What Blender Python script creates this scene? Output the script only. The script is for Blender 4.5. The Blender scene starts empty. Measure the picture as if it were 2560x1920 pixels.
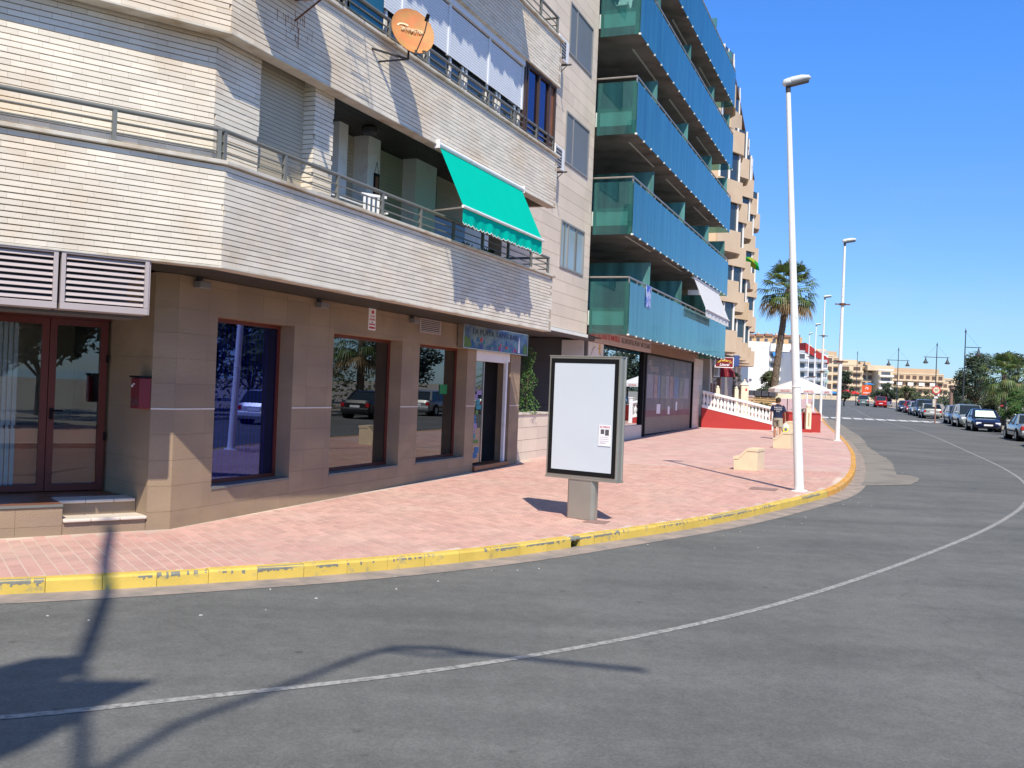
import bpy, bmesh, math, random
from mathutils import Matrix, Vector
random.seed(7)
R=math.radians
scn=bpy.context.scene
COL=scn.collection
# ---------------------------------------------------------------- camera
cam=bpy.data.objects.new('camera',bpy.data.cameras.new('camera')); COL.objects.link(cam)
cam.data.sensor_fit='HORIZONTAL'; cam.data.sensor_width=36.0; cam.data.lens=36.0*2430/2560
cam.data.clip_end=4000; cam.data.clip_start=0.05
cam.matrix_world=Matrix.Translation((0,0,2.0))@Matrix.Rotation(R(90)+math.atan(6/2430),4,'X')@Matrix.Rotation(R(2.3),4,'Z')
scn.camera=cam
# ---------------------------------------------------------------- sky and sun
SUN_EL=51.0; SUN_AZ=9.3
wd=bpy.data.worlds.new("World"); scn.world=wd; wd.use_nodes=True
nt=wd.node_tree; nt.nodes.clear()
o_=nt.nodes.new('ShaderNodeOutputWorld'); bg=nt.nodes.new('ShaderNodeBackground')
sky=nt.nodes.new('ShaderNodeTexSky'); sky.sky_type='NISHITA'; sky.sun_disc=False
sky.sun_elevation=R(SUN_EL); sky.sun_rotation=R(180-SUN_AZ); sky.air_density=1.0; sky.dust_density=0.3; sky.ozone_density=1.6
hs=nt.nodes.new('ShaderNodeHueSaturation'); hs.inputs['Saturation'].default_value=1.0
nt.links.new(sky.outputs[0],hs.inputs['Color'])
# deep-blue Mediterranean sky tinted by height, made neutral overhead so shade is less blue
tcw=nt.nodes.new('ShaderNodeTexCoord'); spw=nt.nodes.new('ShaderNodeSeparateXYZ'); nt.links.new(tcw.outputs['Generated'],spw.inputs[0])
crw=nt.nodes.new('ShaderNodeValToRGB'); crw.color_ramp.interpolation='EASE'
crw.color_ramp.elements[0].position=0.0; crw.color_ramp.elements[0].color=(.31,.44,.66,1)
crw.color_ramp.elements[1].position=0.95; crw.color_ramp.elements[1].color=(.46,.50,.52,1)
e_=crw.color_ramp.elements.new(.36); e_.color=(.26,.55,.98,1)
e_=crw.color_ramp.elements.new(.12); e_.color=(.30,.46,.74,1)
nt.links.new(spw.outputs['Z'],crw.inputs[0])
mxw=nt.nodes.new('ShaderNodeVectorMath'); mxw.operation='MULTIPLY'; nt.links.new(hs.outputs[0],mxw.inputs[0]); nt.links.new(crw.outputs[0],mxw.inputs[1])
scw=nt.nodes.new('ShaderNodeVectorMath'); scw.operation='SCALE'; scw.inputs['Scale'].default_value=2.0; nt.links.new(mxw.outputs[0],scw.inputs[0]); cn=nt.nodes.new('ShaderNodeTexNoise'); cn.inputs['Scale'].default_value=4.5; cn.inputs['Detail'].default_value=5; mpw=nt.nodes.new('ShaderNodeMapping'); mpw.inputs['Scale'].default_value=(1,1,2.6); mpw.inputs['Location'].default_value=(.35,0,.1); nt.links.new(tcw.outputs['Generated'],mpw.inputs[0]); nt.links.new(mpw.outputs[0],cn.inputs['Vector'])
cm1=nt.nodes.new('ShaderNodeMapRange'); cm1.inputs['From Min'].default_value=.52; cm1.inputs['From Max'].default_value=.74; cm1.inputs['To Max'].default_value=.22; nt.links.new(cn.outputs[0],cm1.inputs[0])
cm2=nt.nodes.new('ShaderNodeMapRange'); cm2.inputs['From Min'].default_value=.04; cm2.inputs['From Max'].default_value=.24; cm2.inputs['To Min'].default_value=1; cm2.inputs['To Max'].default_value=0; nt.links.new(spw.outputs['Z'],cm2.inputs[0])
cmm=nt.nodes.new('ShaderNodeMath'); cmm.operation='MULTIPLY'; nt.links.new(cm1.outputs[0],cmm.inputs[0]); nt.links.new(cm2.outputs[0],cmm.inputs[1])
cmx=nt.nodes.new('ShaderNodeMix'); cmx.data_type='RGBA'; nt.links.new(cmm.outputs[0],cmx.inputs[0]); nt.links.new(scw.outputs[0],cmx.inputs[6]); cmx.inputs[7].default_value=(6.2,5.6,6.8,1)
nt.links.new(cmx.outputs[2],bg.inputs[0])
bg.inputs[1].default_value=0.105
nt.links.new(bg.outputs[0],o_.inputs[0])
sl=bpy.data.lights.new('sun','SUN'); sl.energy=5.0; sl.angle=R(0.53); sl.color=(1.0,0.91,0.77)
so=bpy.data.objects.new('sun',sl); COL.objects.link(so)
sd=Vector((math.sin(R(SUN_AZ))*math.cos(R(SUN_EL)),-math.cos(R(SUN_AZ))*math.cos(R(SUN_EL)),math.sin(R(SUN_EL))))
so.rotation_euler=sd.to_track_quat('Z','Y').to_euler(); so.location=sd*60
vs=scn.view_settings; vs.view_transform='Standard'; vs.look='None'; vs.exposure=0.18; vs.gamma=1.0
try: vs.use_curve_mapping=False
except Exception: pass
# ---------------------------------------------------------------- helpers
def zg(Y): return 0.0085*(max(12.5,min(Y,250.0))-12.5)
def FR(x,y,z=0.0,deg=0.0):
    """frame: local x = outward, local y = along, deg = heading of 'along' measured right of +Y"""
    return Matrix.Translation((x,y,z))@Matrix.Rotation(R(-deg),4,'Z')
WM={}
class MB:
    def __init__(s): s.v=[]; s.f=[]
    def add(s,vs,fs):
        n=len(s.v); s.v+= [tuple(p) for p in vs]; s.f+=[tuple(i+n for i in f) for f in fs]; return s
    def box(s,x0,x1,y0,y1,z0,z1):
        return s.add([(x0,y0,z0),(x1,y0,z0),(x1,y1,z0),(x0,y1,z0),(x0,y0,z1),(x1,y0,z1),(x1,y1,z1),(x0,y1,z1)],
            [(0,3,2,1),(4,5,6,7),(0,1,5,4),(1,2,6,5),(2,3,7,6),(3,0,4,7)])
    def obox(s,M,sx,sy,sz):
        vs=[M@Vector((a*sx/2,b*sy/2,c*sz/2)) for a,b,c in ((-1,-1,-1),(1,-1,-1),(1,1,-1),(-1,1,-1),(-1,-1,1),(1,-1,1),(1,1,1),(-1,1,1))]
        return s.add(vs,[(0,3,2,1),(4,5,6,7),(0,1,5,4),(1,2,6,5),(2,3,7,6),(3,0,4,7)])
    def cyl(s,p0,p1,r0,r1=None,n=8,cap=True):
        r1=r0 if r1 is None else r1
        p0=Vector(p0);p1=Vector(p1);d=(p1-p0)
        if d.length<1e-6: return s
        q=d.normalized(); a=q.orthogonal().normalized(); b=q.cross(a)
        vs=[];
        for k in range(n):
            t=2*math.pi*k/n; c=a*math.cos(t)+b*math.sin(t); vs.append(p0+c*r0)
        for k in range(n):
            t=2*math.pi*k/n; c=a*math.cos(t)+b*math.sin(t); vs.append(p1+c*r1)
        fs=[(k,(k+1)%n,n+(k+1)%n,n+k) for k in range(n)]
        if cap: fs+=[tuple(range(n-1,-1,-1)),tuple(range(n,2*n))]
        return s.add(vs,fs)
    def tube(s,pts,r,n=6):
        for a,b in zip(pts[:-1],pts[1:]): s.cyl(a,b,r,r,n)
        return s
    def prism(s,pts,z0,z1):
        n=len(pts)
        return s.add([(x,y,z0) for x,y in pts]+[(x,y,z1) for x,y in pts],
            [tuple(range(n-1,-1,-1)),tuple(range(n,2*n))]+[(k,(k+1)%n,n+(k+1)%n,n+k) for k in range(n)])
    def extr(s,pts,M,t):
        """polygon in M's xy plane extruded t along M's z"""
        n=len(pts)
        return s.add([M@Vector((x,y,0)) for x,y in pts]+[M@Vector((x,y,t)) for x,y in pts],
            [tuple(range(n-1,-1,-1)),tuple(range(n,2*n))]+[(k,(k+1)%n,n+(k+1)%n,n+k) for k in range(n)])
    def quad(s,a,b,c,d): return s.add([a,b,c,d],[(0,1,2,3)])
    def tri(s,a,b,c): return s.add([a,b,c],[(0,1,2)])
    def lathe(s,c,prof,n=10,cap=True):
        vs=[];fs=[]
        for r,z in prof:
            for k in range(n):
                t=2*math.pi*k/n; vs.append((c[0]+r*math.cos(t),c[1]+r*math.sin(t),c[2]+z))
        m=len(prof)
        for j in range(m-1):
            for k in range(n): fs.append((j*n+k,j*n+(k+1)%n,(j+1)*n+(k+1)%n,(j+1)*n+k))
        if cap: fs+=[tuple(range(n-1,-1,-1)),tuple(range((m-1)*n,m*n))]
        return s.add(vs,fs)
    def mesh(s,name,mat=None,M=None,smooth=0):
        me=bpy.data.meshes.new(name)
        vs=s.v if M is None else [tuple(M@Vector(p)) for p in s.v]
        me.from_pydata(vs,[],s.f); me.update()
        if mat is not None: me.materials.append(mat)
        if smooth:
            me.polygons.foreach_set('use_smooth',[True]*len(me.polygons))
            try: me.set_sharp_from_angle(angle=R(smooth))
            except Exception: pass
        return me
def tag(o,label=None,cat=None,group=None,kind=None):
    if label: o['label']=label
    if cat: o['category']=cat
    if group: o['group']=group
    if kind: o['kind']=kind
    return o
def thing(name,label,cat,F=None,group=None,kind=None):
    o=bpy.data.objects.new(name,None); COL.objects.link(o); o.empty_display_size=.2
    F=F or Matrix.Identity(4); o.matrix_world=F; WM[o]=F.copy()
    return tag(o,label,cat,group,kind)
def part(name,mb,mat,parent,F=None,smooth=0,label=None,kind=None,bevel=0):
    P=WM[parent]; M=None
    if F is not None: M=P.inverted()@F
    o=bpy.data.objects.new(name,mb.mesh(name,mat,M,smooth)); COL.objects.link(o)
    o.parent=parent; WM[o]=P.copy()
    if label: o['label']=label
    if kind: o['kind']=kind
    if bevel:
        b=o.modifiers.new('bevel','BEVEL'); b.width=bevel; b.segments=2; b.limit_method='ANGLE'; b.angle_limit=R(40)
    return o
def piece(name,me,parent,Wm):
    o=bpy.data.objects.new(name,me); COL.objects.link(o); o.parent=parent
    o.matrix_basis=WM[parent].inverted()@Wm; WM[o]=Wm.copy(); return o
def solo(name,mb,mat,label,cat,F=None,group=None,kind=None,smooth=0,bevel=0):
    F=F or Matrix.Identity(4)
    o=bpy.data.objects.new(name,mb.mesh(name,mat,None,smooth)); COL.objects.link(o); o.matrix_world=F; WM[o]=F.copy()
    if bevel:
        b=o.modifiers.new('bevel','BEVEL'); b.width=bevel; b.segments=2; b.limit_method='ANGLE'; b.angle_limit=R(40)
    return tag(o,label,cat,group,kind)
def dup(root,F,label=None,group=None):
    def rec(o,parent):
        c=o.copy(); COL.objects.link(c)
        if parent is not None: c.parent=parent
        WM[c]=WM[o].copy()
        for ch in list(o.children):
            if ch in seen: rec(ch,c)
        return c
    seen=set(WM.keys()); r=rec(root,None); r.matrix_world=F; WM[r]=F.copy()
    if label: r['label']=label
    if group: r['group']=group
    return r
def textmesh(s,size,ext=.002,shear=0,bold=0,align='CENTER',space=1.0):
    cu=bpy.data.curves.new('t','FONT'); cu.body=s; cu.size=size; cu.extrude=ext; cu.shear=shear; cu.offset=bold; cu.align_x=align; cu.align_y='CENTER'; cu.resolution_u=2; cu.space_character=space
    ob=bpy.data.objects.new('t',cu); COL.objects.link(ob)
    dg=bpy.context.evaluated_depsgraph_get(); me=bpy.data.meshes.new_from_object(ob.evaluated_get(dg))
    bpy.data.objects.remove(ob); me.name='lettering'; return me
def lettering(s,size,mat,parent,Wm,ext=.002,shear=0,bold=0,align='CENTER',width=None,label=None,space=1.0):
    """Wm: x right, y up, z toward reader"""
    me=textmesh(s,size,ext,shear,bold,align,space); me.materials.clear(); me.materials.append(mat)
    if width:
        xs=[v.co.x for v in me.vertices]; w=max(xs)-min(xs); k=width/w
        for v in me.vertices: v.co.x*=k
    o=piece('lettering',me,parent,Wm)
    if label: o['label']=label
    return o
def facing(F,out,along,z):
    """matrix for text on a wall of frame F: reader looks along -out; 'right' = +along"""
    rot=Matrix(((0,0,1,0),(1,0,0,0),(0,1,0,0),(0,0,0,1)))
    return F@Matrix.Translation((out,along,z))@rot
# ---------------------------------------------------------------- materials
def N(nt,t): return nt.nodes.new(t)
MATS={}
def mat(name,c,r=.7,v=.10,ns=2.5,b=0,bs=30,metal=0,iv=0,c2=None,c2s=1.2,c2t=.6,c2w=.12,spec=.4,stretch=None,coat=0,orand=0,trans=0):
    m=bpy.data.materials.new(name); m.use_nodes=True; nt=m.node_tree; L=nt.links
    p=nt.nodes['Principled BSDF']; p.inputs['Roughness'].default_value=r; p.inputs['Metallic'].default_value=metal
    try: p.inputs['Specular IOR Level'].default_value=spec
    except Exception: pass
    if coat: p.inputs['Coat Weight'].default_value=coat; p.inputs['Coat Roughness'].default_value=.05
    geo=N(nt,'ShaderNodeNewGeometry'); pos=geo.outputs['Position']
    if stretch:
        mp=N(nt,'ShaderNodeMapping'); mp.inputs['Scale'].default_value=stretch; L.new(pos,mp.inputs['Vector']); pos=mp.outputs[0]
    no=N(nt,'ShaderNodeTexNoise'); no.inputs['Scale'].default_value=ns; no.inputs['Detail'].default_value=6; L.new(pos,no.inputs['Vector'])
    mr=N(nt,'ShaderNodeMapRange'); mr.inputs['From Min'].default_value=.25; mr.inputs['From Max'].default_value=.75
    mr.inputs['To Min'].default_value=1-v; mr.inputs['To Max'].default_value=1+v; L.new(no.outputs[0],mr.inputs[0]); val=mr.outputs[0]
    if iv:
        m2=N(nt,'ShaderNodeMapRange'); m2.inputs['To Min'].default_value=1-iv; m2.inputs['To Max'].default_value=1+iv; L.new(geo.outputs['Random Per Island'],m2.inputs[0])
        mm=N(nt,'ShaderNodeMath'); mm.operation='MULTIPLY'; L.new(val,mm.inputs[0]); L.new(m2.outputs[0],mm.inputs[1]); val=mm.outputs[0]
    if orand:
        oi=N(nt,'ShaderNodeObjectInfo'); m2=N(nt,'ShaderNodeMapRange'); m2.inputs['To Min'].default_value=1-orand; m2.inputs['To Max'].default_value=1+orand; L.new(oi.outputs['Random'],m2.inputs[0])
        mm=N(nt,'ShaderNodeMath'); mm.operation='MULTIPLY'; L.new(val,mm.inputs[0]); L.new(m2.outputs[0],mm.inputs[1]); val=mm.outputs[0]
    base=None
    rgb=N(nt,'ShaderNodeRGB'); rgb.outputs[0].default_value=(*c,1); base=rgb.outputs[0]
    if c2:
        n2=N(nt,'ShaderNodeTexNoise'); n2.inputs['Scale'].default_value=c2s; n2.inputs['Detail'].default_value=8; L.new(pos,n2.inputs['Vector'])
        m3=N(nt,'ShaderNodeMapRange'); m3.inputs['From Min'].default_value=c2t-c2w; m3.inputs['From Max'].default_value=c2t+c2w; L.new(n2.outputs[0],m3.inputs[0])
        mx=N(nt,'ShaderNodeMix'); mx.data_type='RGBA'; L.new(m3.outputs[0],mx.inputs[0]); L.new(base,mx.inputs[6]); mx.inputs[7].default_value=(*c2,1); base=mx.outputs[2]
    mul=N(nt,'ShaderNodeVectorMath'); mul.operation='SCALE'; L.new(base,mul.inputs[0]); L.new(val,mul.inputs['Scale']); L.new(mul.outputs[0],p.inputs['Base Color'])
    if b:
        n4=N(nt,'ShaderNodeTexNoise'); n4.inputs['Scale'].default_value=bs; n4.inputs['Detail'].default_value=5; L.new(pos,n4.inputs['Vector'])
        bp=N(nt,'ShaderNodeBump'); bp.inputs['Strength'].default_value=b; bp.inputs['Distance'].default_value=.01; L.new(n4.outputs[0],bp.inputs['Height']); L.new(bp.outputs[0],p.inputs['Normal'])
    if trans:
        out=nt.nodes['Material Output']; tr=N(nt,'ShaderNodeBsdfTranslucent'); L.new(mul.outputs[0],tr.inputs[0]); ms=N(nt,'ShaderNodeMixShader'); ms.inputs[0].default_value=trans
        L.new(p.outputs[0],ms.inputs[1]); L.new(tr.outputs[0],ms.inputs[2]); L.new(ms.outputs[0],out.inputs[0])
    MATS[name]=m; return m
def glassmat(name,tint,refl=.12,gcol=(1,1,1),rough=.0,diff=None,dmix=0):
    """thin pane: tinted see-through + mirror reflection (fresnel, plus constant refl) + optional frosted part"""
    m=bpy.data.materials.new(name); m.use_nodes=True; nt=m.node_tree; L=nt.links; nt.nodes.remove(nt.nodes['Principled BSDF']); out=nt.nodes['Material Output']
    tr=N(nt,'ShaderNodeBsdfTransparent'); tr.inputs[0].default_value=(*tint,1)
    gl=N(nt,'ShaderNodeBsdfGlossy'); gl.inputs[0].default_value=(*gcol,1); gl.inputs['Roughness'].default_value=rough
    lw=N(nt,'ShaderNodeLayerWeight'); pw=N(nt,'ShaderNodeMath'); pw.operation='POWER'; pw.inputs[1].default_value=5.0; L.new(lw.outputs['Facing'],pw.inputs[0])
    ad=N(nt,'ShaderNodeMath'); ad.operation='MULTIPLY_ADD'; ad.use_clamp=True; ad.inputs[1].default_value=.9; ad.inputs[2].default_value=refl+.03; L.new(pw.outputs[0],ad.inputs[0])
    a=tr.outputs[0]
    if diff:
        df=N(nt,'ShaderNodeBsdfDiffuse'); tl=N(nt,'ShaderNodeBsdfTranslucent'); m1=N(nt,'ShaderNodeMixShader'); m1.inputs[0].default_value=.35
        geo=N(nt,'ShaderNodeNewGeometry'); mp=N(nt,'ShaderNodeMapping'); mp.inputs['Scale'].default_value=(3.6,3.6,.30); L.new(geo.outputs['Position'],mp.inputs[0])
        no=N(nt,'ShaderNodeTexNoise'); no.inputs['Scale'].default_value=1.0; no.inputs['Detail'].default_value=5; L.new(mp.outputs[0],no.inputs[0])
        mr=N(nt,'ShaderNodeMapRange'); mr.inputs['From Min'].default_value=.3; mr.inputs['From Max'].default_value=.7; mr.inputs['To Min'].default_value=.6; mr.inputs['To Max'].default_value=1.45; L.new(no.outputs[0],mr.inputs[0])
        sc=N(nt,'ShaderNodeVectorMath'); sc.operation='SCALE'; sc.inputs[0].default_value=diff; L.new(mr.outputs[0],sc.inputs['Scale'])
        L.new(sc.outputs[0],df.inputs[0]); L.new(sc.outputs[0],tl.inputs[0]); L.new(df.outputs[0],m1.inputs[1]); L.new(tl.outputs[0],m1.inputs[2])
        m2=N(nt,'ShaderNodeMixShader'); m2.inputs[0].default_value=dmix; L.new(a,m2.inputs[1]); L.new(m1.outputs[0],m2.inputs[2]); a=m2.outputs[0]
    ms=N(nt,'ShaderNodeMixShader'); L.new(ad.outputs[0],ms.inputs[0]); L.new(a,ms.inputs[1]); L.new(gl.outputs[0],ms.inputs[2]); L.new(ms.outputs[0],out.inputs[0])
    MATS[name]=m; return m
brick=mat('white_brick',(.73,.67,.555),.8,.07,1.5,.25,60,iv=.08,orand=.06,c2=(.66,.53,.38),c2s=.9,c2t=.62,c2w=.16)
mortar=mat('brick_mortar',(.44,.36,.26),.95,.1,8,.3,50)  # mortar toned darker than its cream to paint in the shaded grooves
cream=mat('cream_render',(.72,.62,.46),.85,.10,1.2,.15,40,c2=(.50,.36,.22),c2s=1.6,c2t=.66)
coping=mat('stone_coping',(.60,.56,.47),.8,.12,3,.15,50,c2=(.42,.33,.22),c2s=2.5,c2t=.6)
tan=mat('tan_tile',(.335,.245,.155),.8,.13,2.2,.9,55,iv=.05,orand=.05,stretch=(1,1,2.2),c2=(.26,.19,.135),c2s=1.1,c2t=.55)
tanback=mat('tile_joint',(.25,.19,.13),.95)
redwood=mat('red_brown_frame',(.135,.026,.015),.45,.1,3)
railm=mat('grey_rail_paint',(.16,.165,.15),.45,.08,4)
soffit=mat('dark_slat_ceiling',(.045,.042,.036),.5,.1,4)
shutter=mat('cream_roller_slat',(.46,.41,.31),.65,.06,2,iv=.03)
wshutter=mat('white_roller_slat',(.66,.70,.74),.55,.04,2)
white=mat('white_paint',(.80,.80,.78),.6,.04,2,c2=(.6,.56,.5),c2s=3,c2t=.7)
whitep=mat('pole_white_paint',(.80,.81,.78),.45,.04,3,c2=(.50,.54,.46),c2s=7,c2t=.68,c2w=.06)
louv=mat('pinkish_grey_aluminium',(.43,.37,.355),.45,.05,2)
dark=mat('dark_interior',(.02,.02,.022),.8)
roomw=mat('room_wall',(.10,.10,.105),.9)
floorb=mat('brown_floor_tile',(.23,.10,.05),.35,.2,4)
marble=mat('pale_step_stone',(.66,.59,.50),.5,.07,4)
stone=mat('beige_stone_panel',(.70,.595,.47),.75,.05,1.5,.12,60,orand=.07,iv=.03)
stonej=mat('stone_joint',(.34,.26,.18),.9)  # brown core tone showing in the joints between stone panels
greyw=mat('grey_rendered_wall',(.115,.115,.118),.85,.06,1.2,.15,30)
brownf=mat('brown_fascia',(.30,.20,.14),.75,.08,2)
conc=mat('balcony_concrete',(.28,.265,.245),.85,.1,1.5,c2=(.15,.145,.13),c2s=1,c2t=.55)
slabw=mat('slab_edge_white',(.75,.78,.72),.7,.04,2)
steel=mat('brushed_steel',(.50,.47,.42),.35,.08,6,metal=.85)
mupim=mat('bronze_aluminium',(.40,.39,.33),.38,.06,4,metal=.6)
blackm=mat('black_trim',(.010,.010,.010),.7,.05,spec=.15)
darkm=mat('dark_metal',(.05,.05,.05),.5,.1)
iron=mat('promenade_iron',(.04,.05,.055),.5,.1)
yellow=mat('yellow_kerb_paint',(.63,.45,.09),.75,.10,3,.3,60,iv=.0,orand=.06,c2=(.40,.33,.15),c2s=9,c2t=.64,c2w=.06)
orange=mat('orange_kerb_paint',(.62,.32,.06),.75,.12,3,.3,60,orand=.06,c2=(.50,.42,.26),c2s=6,c2t=.62,c2w=.06)
pink=mat('pink_paver',(.53,.30,.255),.8,.09,2.6,.15,60,iv=.10,orand=.08,c2=(.54,.38,.31),c2s=.8,c2t=.56,c2w=.28)
redp=mat('red_wall_paint',(.40,.036,.030),.7,.08,2)
wbal=mat('white_balustrade_paint',(.85,.83,.80),.6,.03,3)
cream2=mat('cream_post_paint',(.78,.70,.52),.7,.05,3)
benchm=mat('pale_cream_stone',(.72,.60,.40),.8,.06,4,.1,60)
peach=mat('peach_render',(.62,.475,.325),.85,.06,1.0,c2=(.57,.41,.27),c2s=.6,c2t=.6)
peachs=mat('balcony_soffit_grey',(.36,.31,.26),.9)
wframe=mat('white_window_frame',(.78,.78,.76),.5,.03)
dglass=mat('dark_window_glass',(.03,.045,.055),.08,.1,spec=.8)
rooft=mat('brown_roof_tile',(.20,.13,.09),.8,.2,3)
leafm=mat('olive_leaf',(.085,.105,.042),.55,.25,1.3,iv=.45,trans=.25)
leafg=mat('bright_leaf',(.06,.14,.03),.5,.25,1.5,iv=.4,trans=.25)
leafd=mat('dark_leaf',(.050,.072,.038),.55,.25,1.3,iv=.4,trans=.2)
palml=mat('palm_leaf',(.105,.165,.045),.5,.2,2,iv=.4,trans=.25,c2=(.20,.15,.06),c2s=1.6,c2t=.62)
palmd=mat('dry_palm_leaf',(.28,.20,.10),.8,.2,2,iv=.3,trans=.2)
trunkm=mat('palm_trunk',(.17,.13,.095),.95,.35,6,1,25)
barkm=mat('bark',(.10,.075,.05),.95,.3,6)
tealf=glassmat('blue_teal_frosted_glass',(.25,.55,.62),.10,(.62,.86,.88),.06,(.045,.190,.215),.82)
teale=glassmat('clear_green_glass',(.60,.84,.81),.05,(.6,.85,.9),.0,(.05,.20,.20),.26)
teald=glassmat('aqua_frosted_divider',(.45,.75,.72),.03,(.7,.95,.9),.15,(.16,.40,.38),.85)
shopg=glassmat('shop_window_glass',(.30,.30,.31),.20,(.75,.78,.80))
blueg=glassmat('blue_film_glass',(.30,.40,.85),.26,(.26,.33,.68))
clearg=glassmat('clear_window_glass',(.85,.87,.88),.05,(.85,.9,.95))
mirrg=glassmat('mirror_shop_glass',(.12,.16,.18),.62,(.80,.88,.93))
tintg=glassmat('dark_blue_glass',(.10,.08,.2),.16,(.5,.55,.9))
greenc=mat('green_awning_cloth',(.0,.53,.38),.9,.03,2,trans=.12,spec=.05)
redc=mat('dark_red_awning_cloth',(.22,.012,.02),.8,.05,trans=.2)
umbc=mat('white_parasol_cloth',(.90,.89,.87),.8,.03,trans=.3)
rust=mat('rusty_orange_dish',(.60,.21,.075),.65,.12,5,c2=(.42,.26,.08),c2s=6,c2t=.55,c2w=.2)
rustd=mat('rusty_iron',(.14,.06,.03),.85,.3,12)
board=mat('blank_poster_white',(.60,.66,.69),.35,.02,1.5)
paper=mat('white_paper',(.85,.85,.85),.7)
redi=mat('red_print',(.55,.05,.05),.7); darki=mat('dark_print',(.10,.09,.10),.7); whitei=mat('white_print',(.82,.80,.80),.6); yelli=mat('yellow_print',(.85,.55,.08),.6); bluei=mat('blue_print',(.06,.08,.40),.6)
maroon=mat('maroon_mailbox',(.16,.012,.02),.4,.1)
rubber=mat('tyre_rubber',(.018,.018,.018),.85); rimm=mat('alloy_rim',(.45,.45,.46),.35,.05,metal=.7)
redl=mat('red_lamp_lens',(.45,.012,.015),.2); clearl=mat('head_lamp_lens',(.75,.78,.80),.12)
carg=mat('car_window',(.018,.025,.030),.06,.05,spec=.9)
skin=mat('tanned_skin',(.42,.20,.11),.6,.05); hairm=mat('brown_hair',(.05,.028,.015),.8)
navy=mat('navy_tshirt',(.012,.020,.055),.85,.1); khaki=mat('khaki_shorts',(.34,.31,.23),.85,.08)
bagm=mat('white_plastic_bag',(.78,.80,.76),.35,.05,trans=.3)
# ================================================================ SETTING
KP=[(-60,-12),(-16,4.4),(-9,7.15),(-4.68,9.03),(-3.79,9.45),(-2.72,10.05),(-1.59,10.74),(-.11,11.95),(1.29,13.45),(3.45,15.75),(5.50,18.6),(7.11,20.99),(8.47,24.0),(9.75,27.3),(10.9,30.6),(12.06,33.94),(14.96,43.42),(17.61,53.08),(21.0,65.0),(25.03,78.21),(31.5,100.0),(38.2,122.6),(48.44,157.0),(62,200),(80,258)]
CP=[(-40,-8),(-8,3.95),(-3.01,5.86),(-2.09,6.35),(-.99,6.9),(.09,7.58),(1.61,8.79),(3.15,10.32),(5.71,13.38),(8.50,16.9),(11.6,21.5),(14.82,28.05),(19.42,41.94),(22.6,51.5),(25.97,62.87),(29.99,79.84),(36.5,101),(43.71,123.25),(52.93,156.6),(66,200),(84,258)]
def smooth(P,n=3):
    for _ in range(n):
        Q=[P[0]]
        for a,b in zip(P[:-1],P[1:]):
            Q+=[(a[0]*.75+b[0]*.25,a[1]*.75+b[1]*.25),(a[0]*.25+b[0]*.75,a[1]*.25+b[1]*.75)]
        Q.append(P[-1]); P=Q
    return P
KS=smooth(KP,2); CS=smooth(CP,2)
def offs(P,d):
    out=[]
    for i,p in enumerate(P):
        a=P[max(0,i-1)]; b=P[min(len(P)-1,i+1)]; dx,dy=b[0]-a[0],b[1]-a[1]; l=math.hypot(dx,dy); out.append((p[0]+d*dy/l,p[1]-d*dx/l))
    return out
RS=offs(CS,6.3)
def walk(P,step):
    out=[];d=0;nxt=0
    for a,b in zip(P[:-1],P[1:]):
        l=math.hypot(b[0]-a[0],b[1]-a[1])
        while nxt<=d+l:
            t=(nxt-d)/l; out.append((a[0]+(b[0]-a[0])*t,a[1]+(b[1]-a[1])*t,math.degrees(math.atan2(b[0]-a[0],b[1]-a[1])))); nxt+=step
        d+=l
    return out
def xat(P,Y):
    if Y<=P[0][1]: return P[0][0]
    for a,b in zip(P[:-1],P[1:]):
        if a[1]<=Y<=b[1] and b[1]>a[1]:
            return a[0]+(b[0]-a[0])*(Y-a[1])/(b[1]-a[1])
    return P[-1][0]
def kx(Y): return xat(KS,Y)
def cx(Y): return xat(CS,Y)
def rx(Y): return xat(RS,Y)
YS=[-12+.5*i for i in range(24)]+[.25*i for i in range(0,160)]+[40+1.0*i for i in range(60)]+[100+4*i for i in range(40)]
def sheet(fl,fr,dz,ys,nx=1):
    m=MB(); rows=[]
    for Y in ys:
        a,b=fl(Y),fr(Y)
        if b<a: b=a
        rows.append([(a+(b-a)*k/nx,Y,zg(Y)+dz) for k in range(nx+1)])
    for r in rows: m.v+=r
    n=nx+1
    for i in range(len(rows)-1):
        for k in range(nx): m.f.append((i*n+k,i*n+k+1,(i+1)*n+k+1,(i+1)*n+k))
    return m
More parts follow.
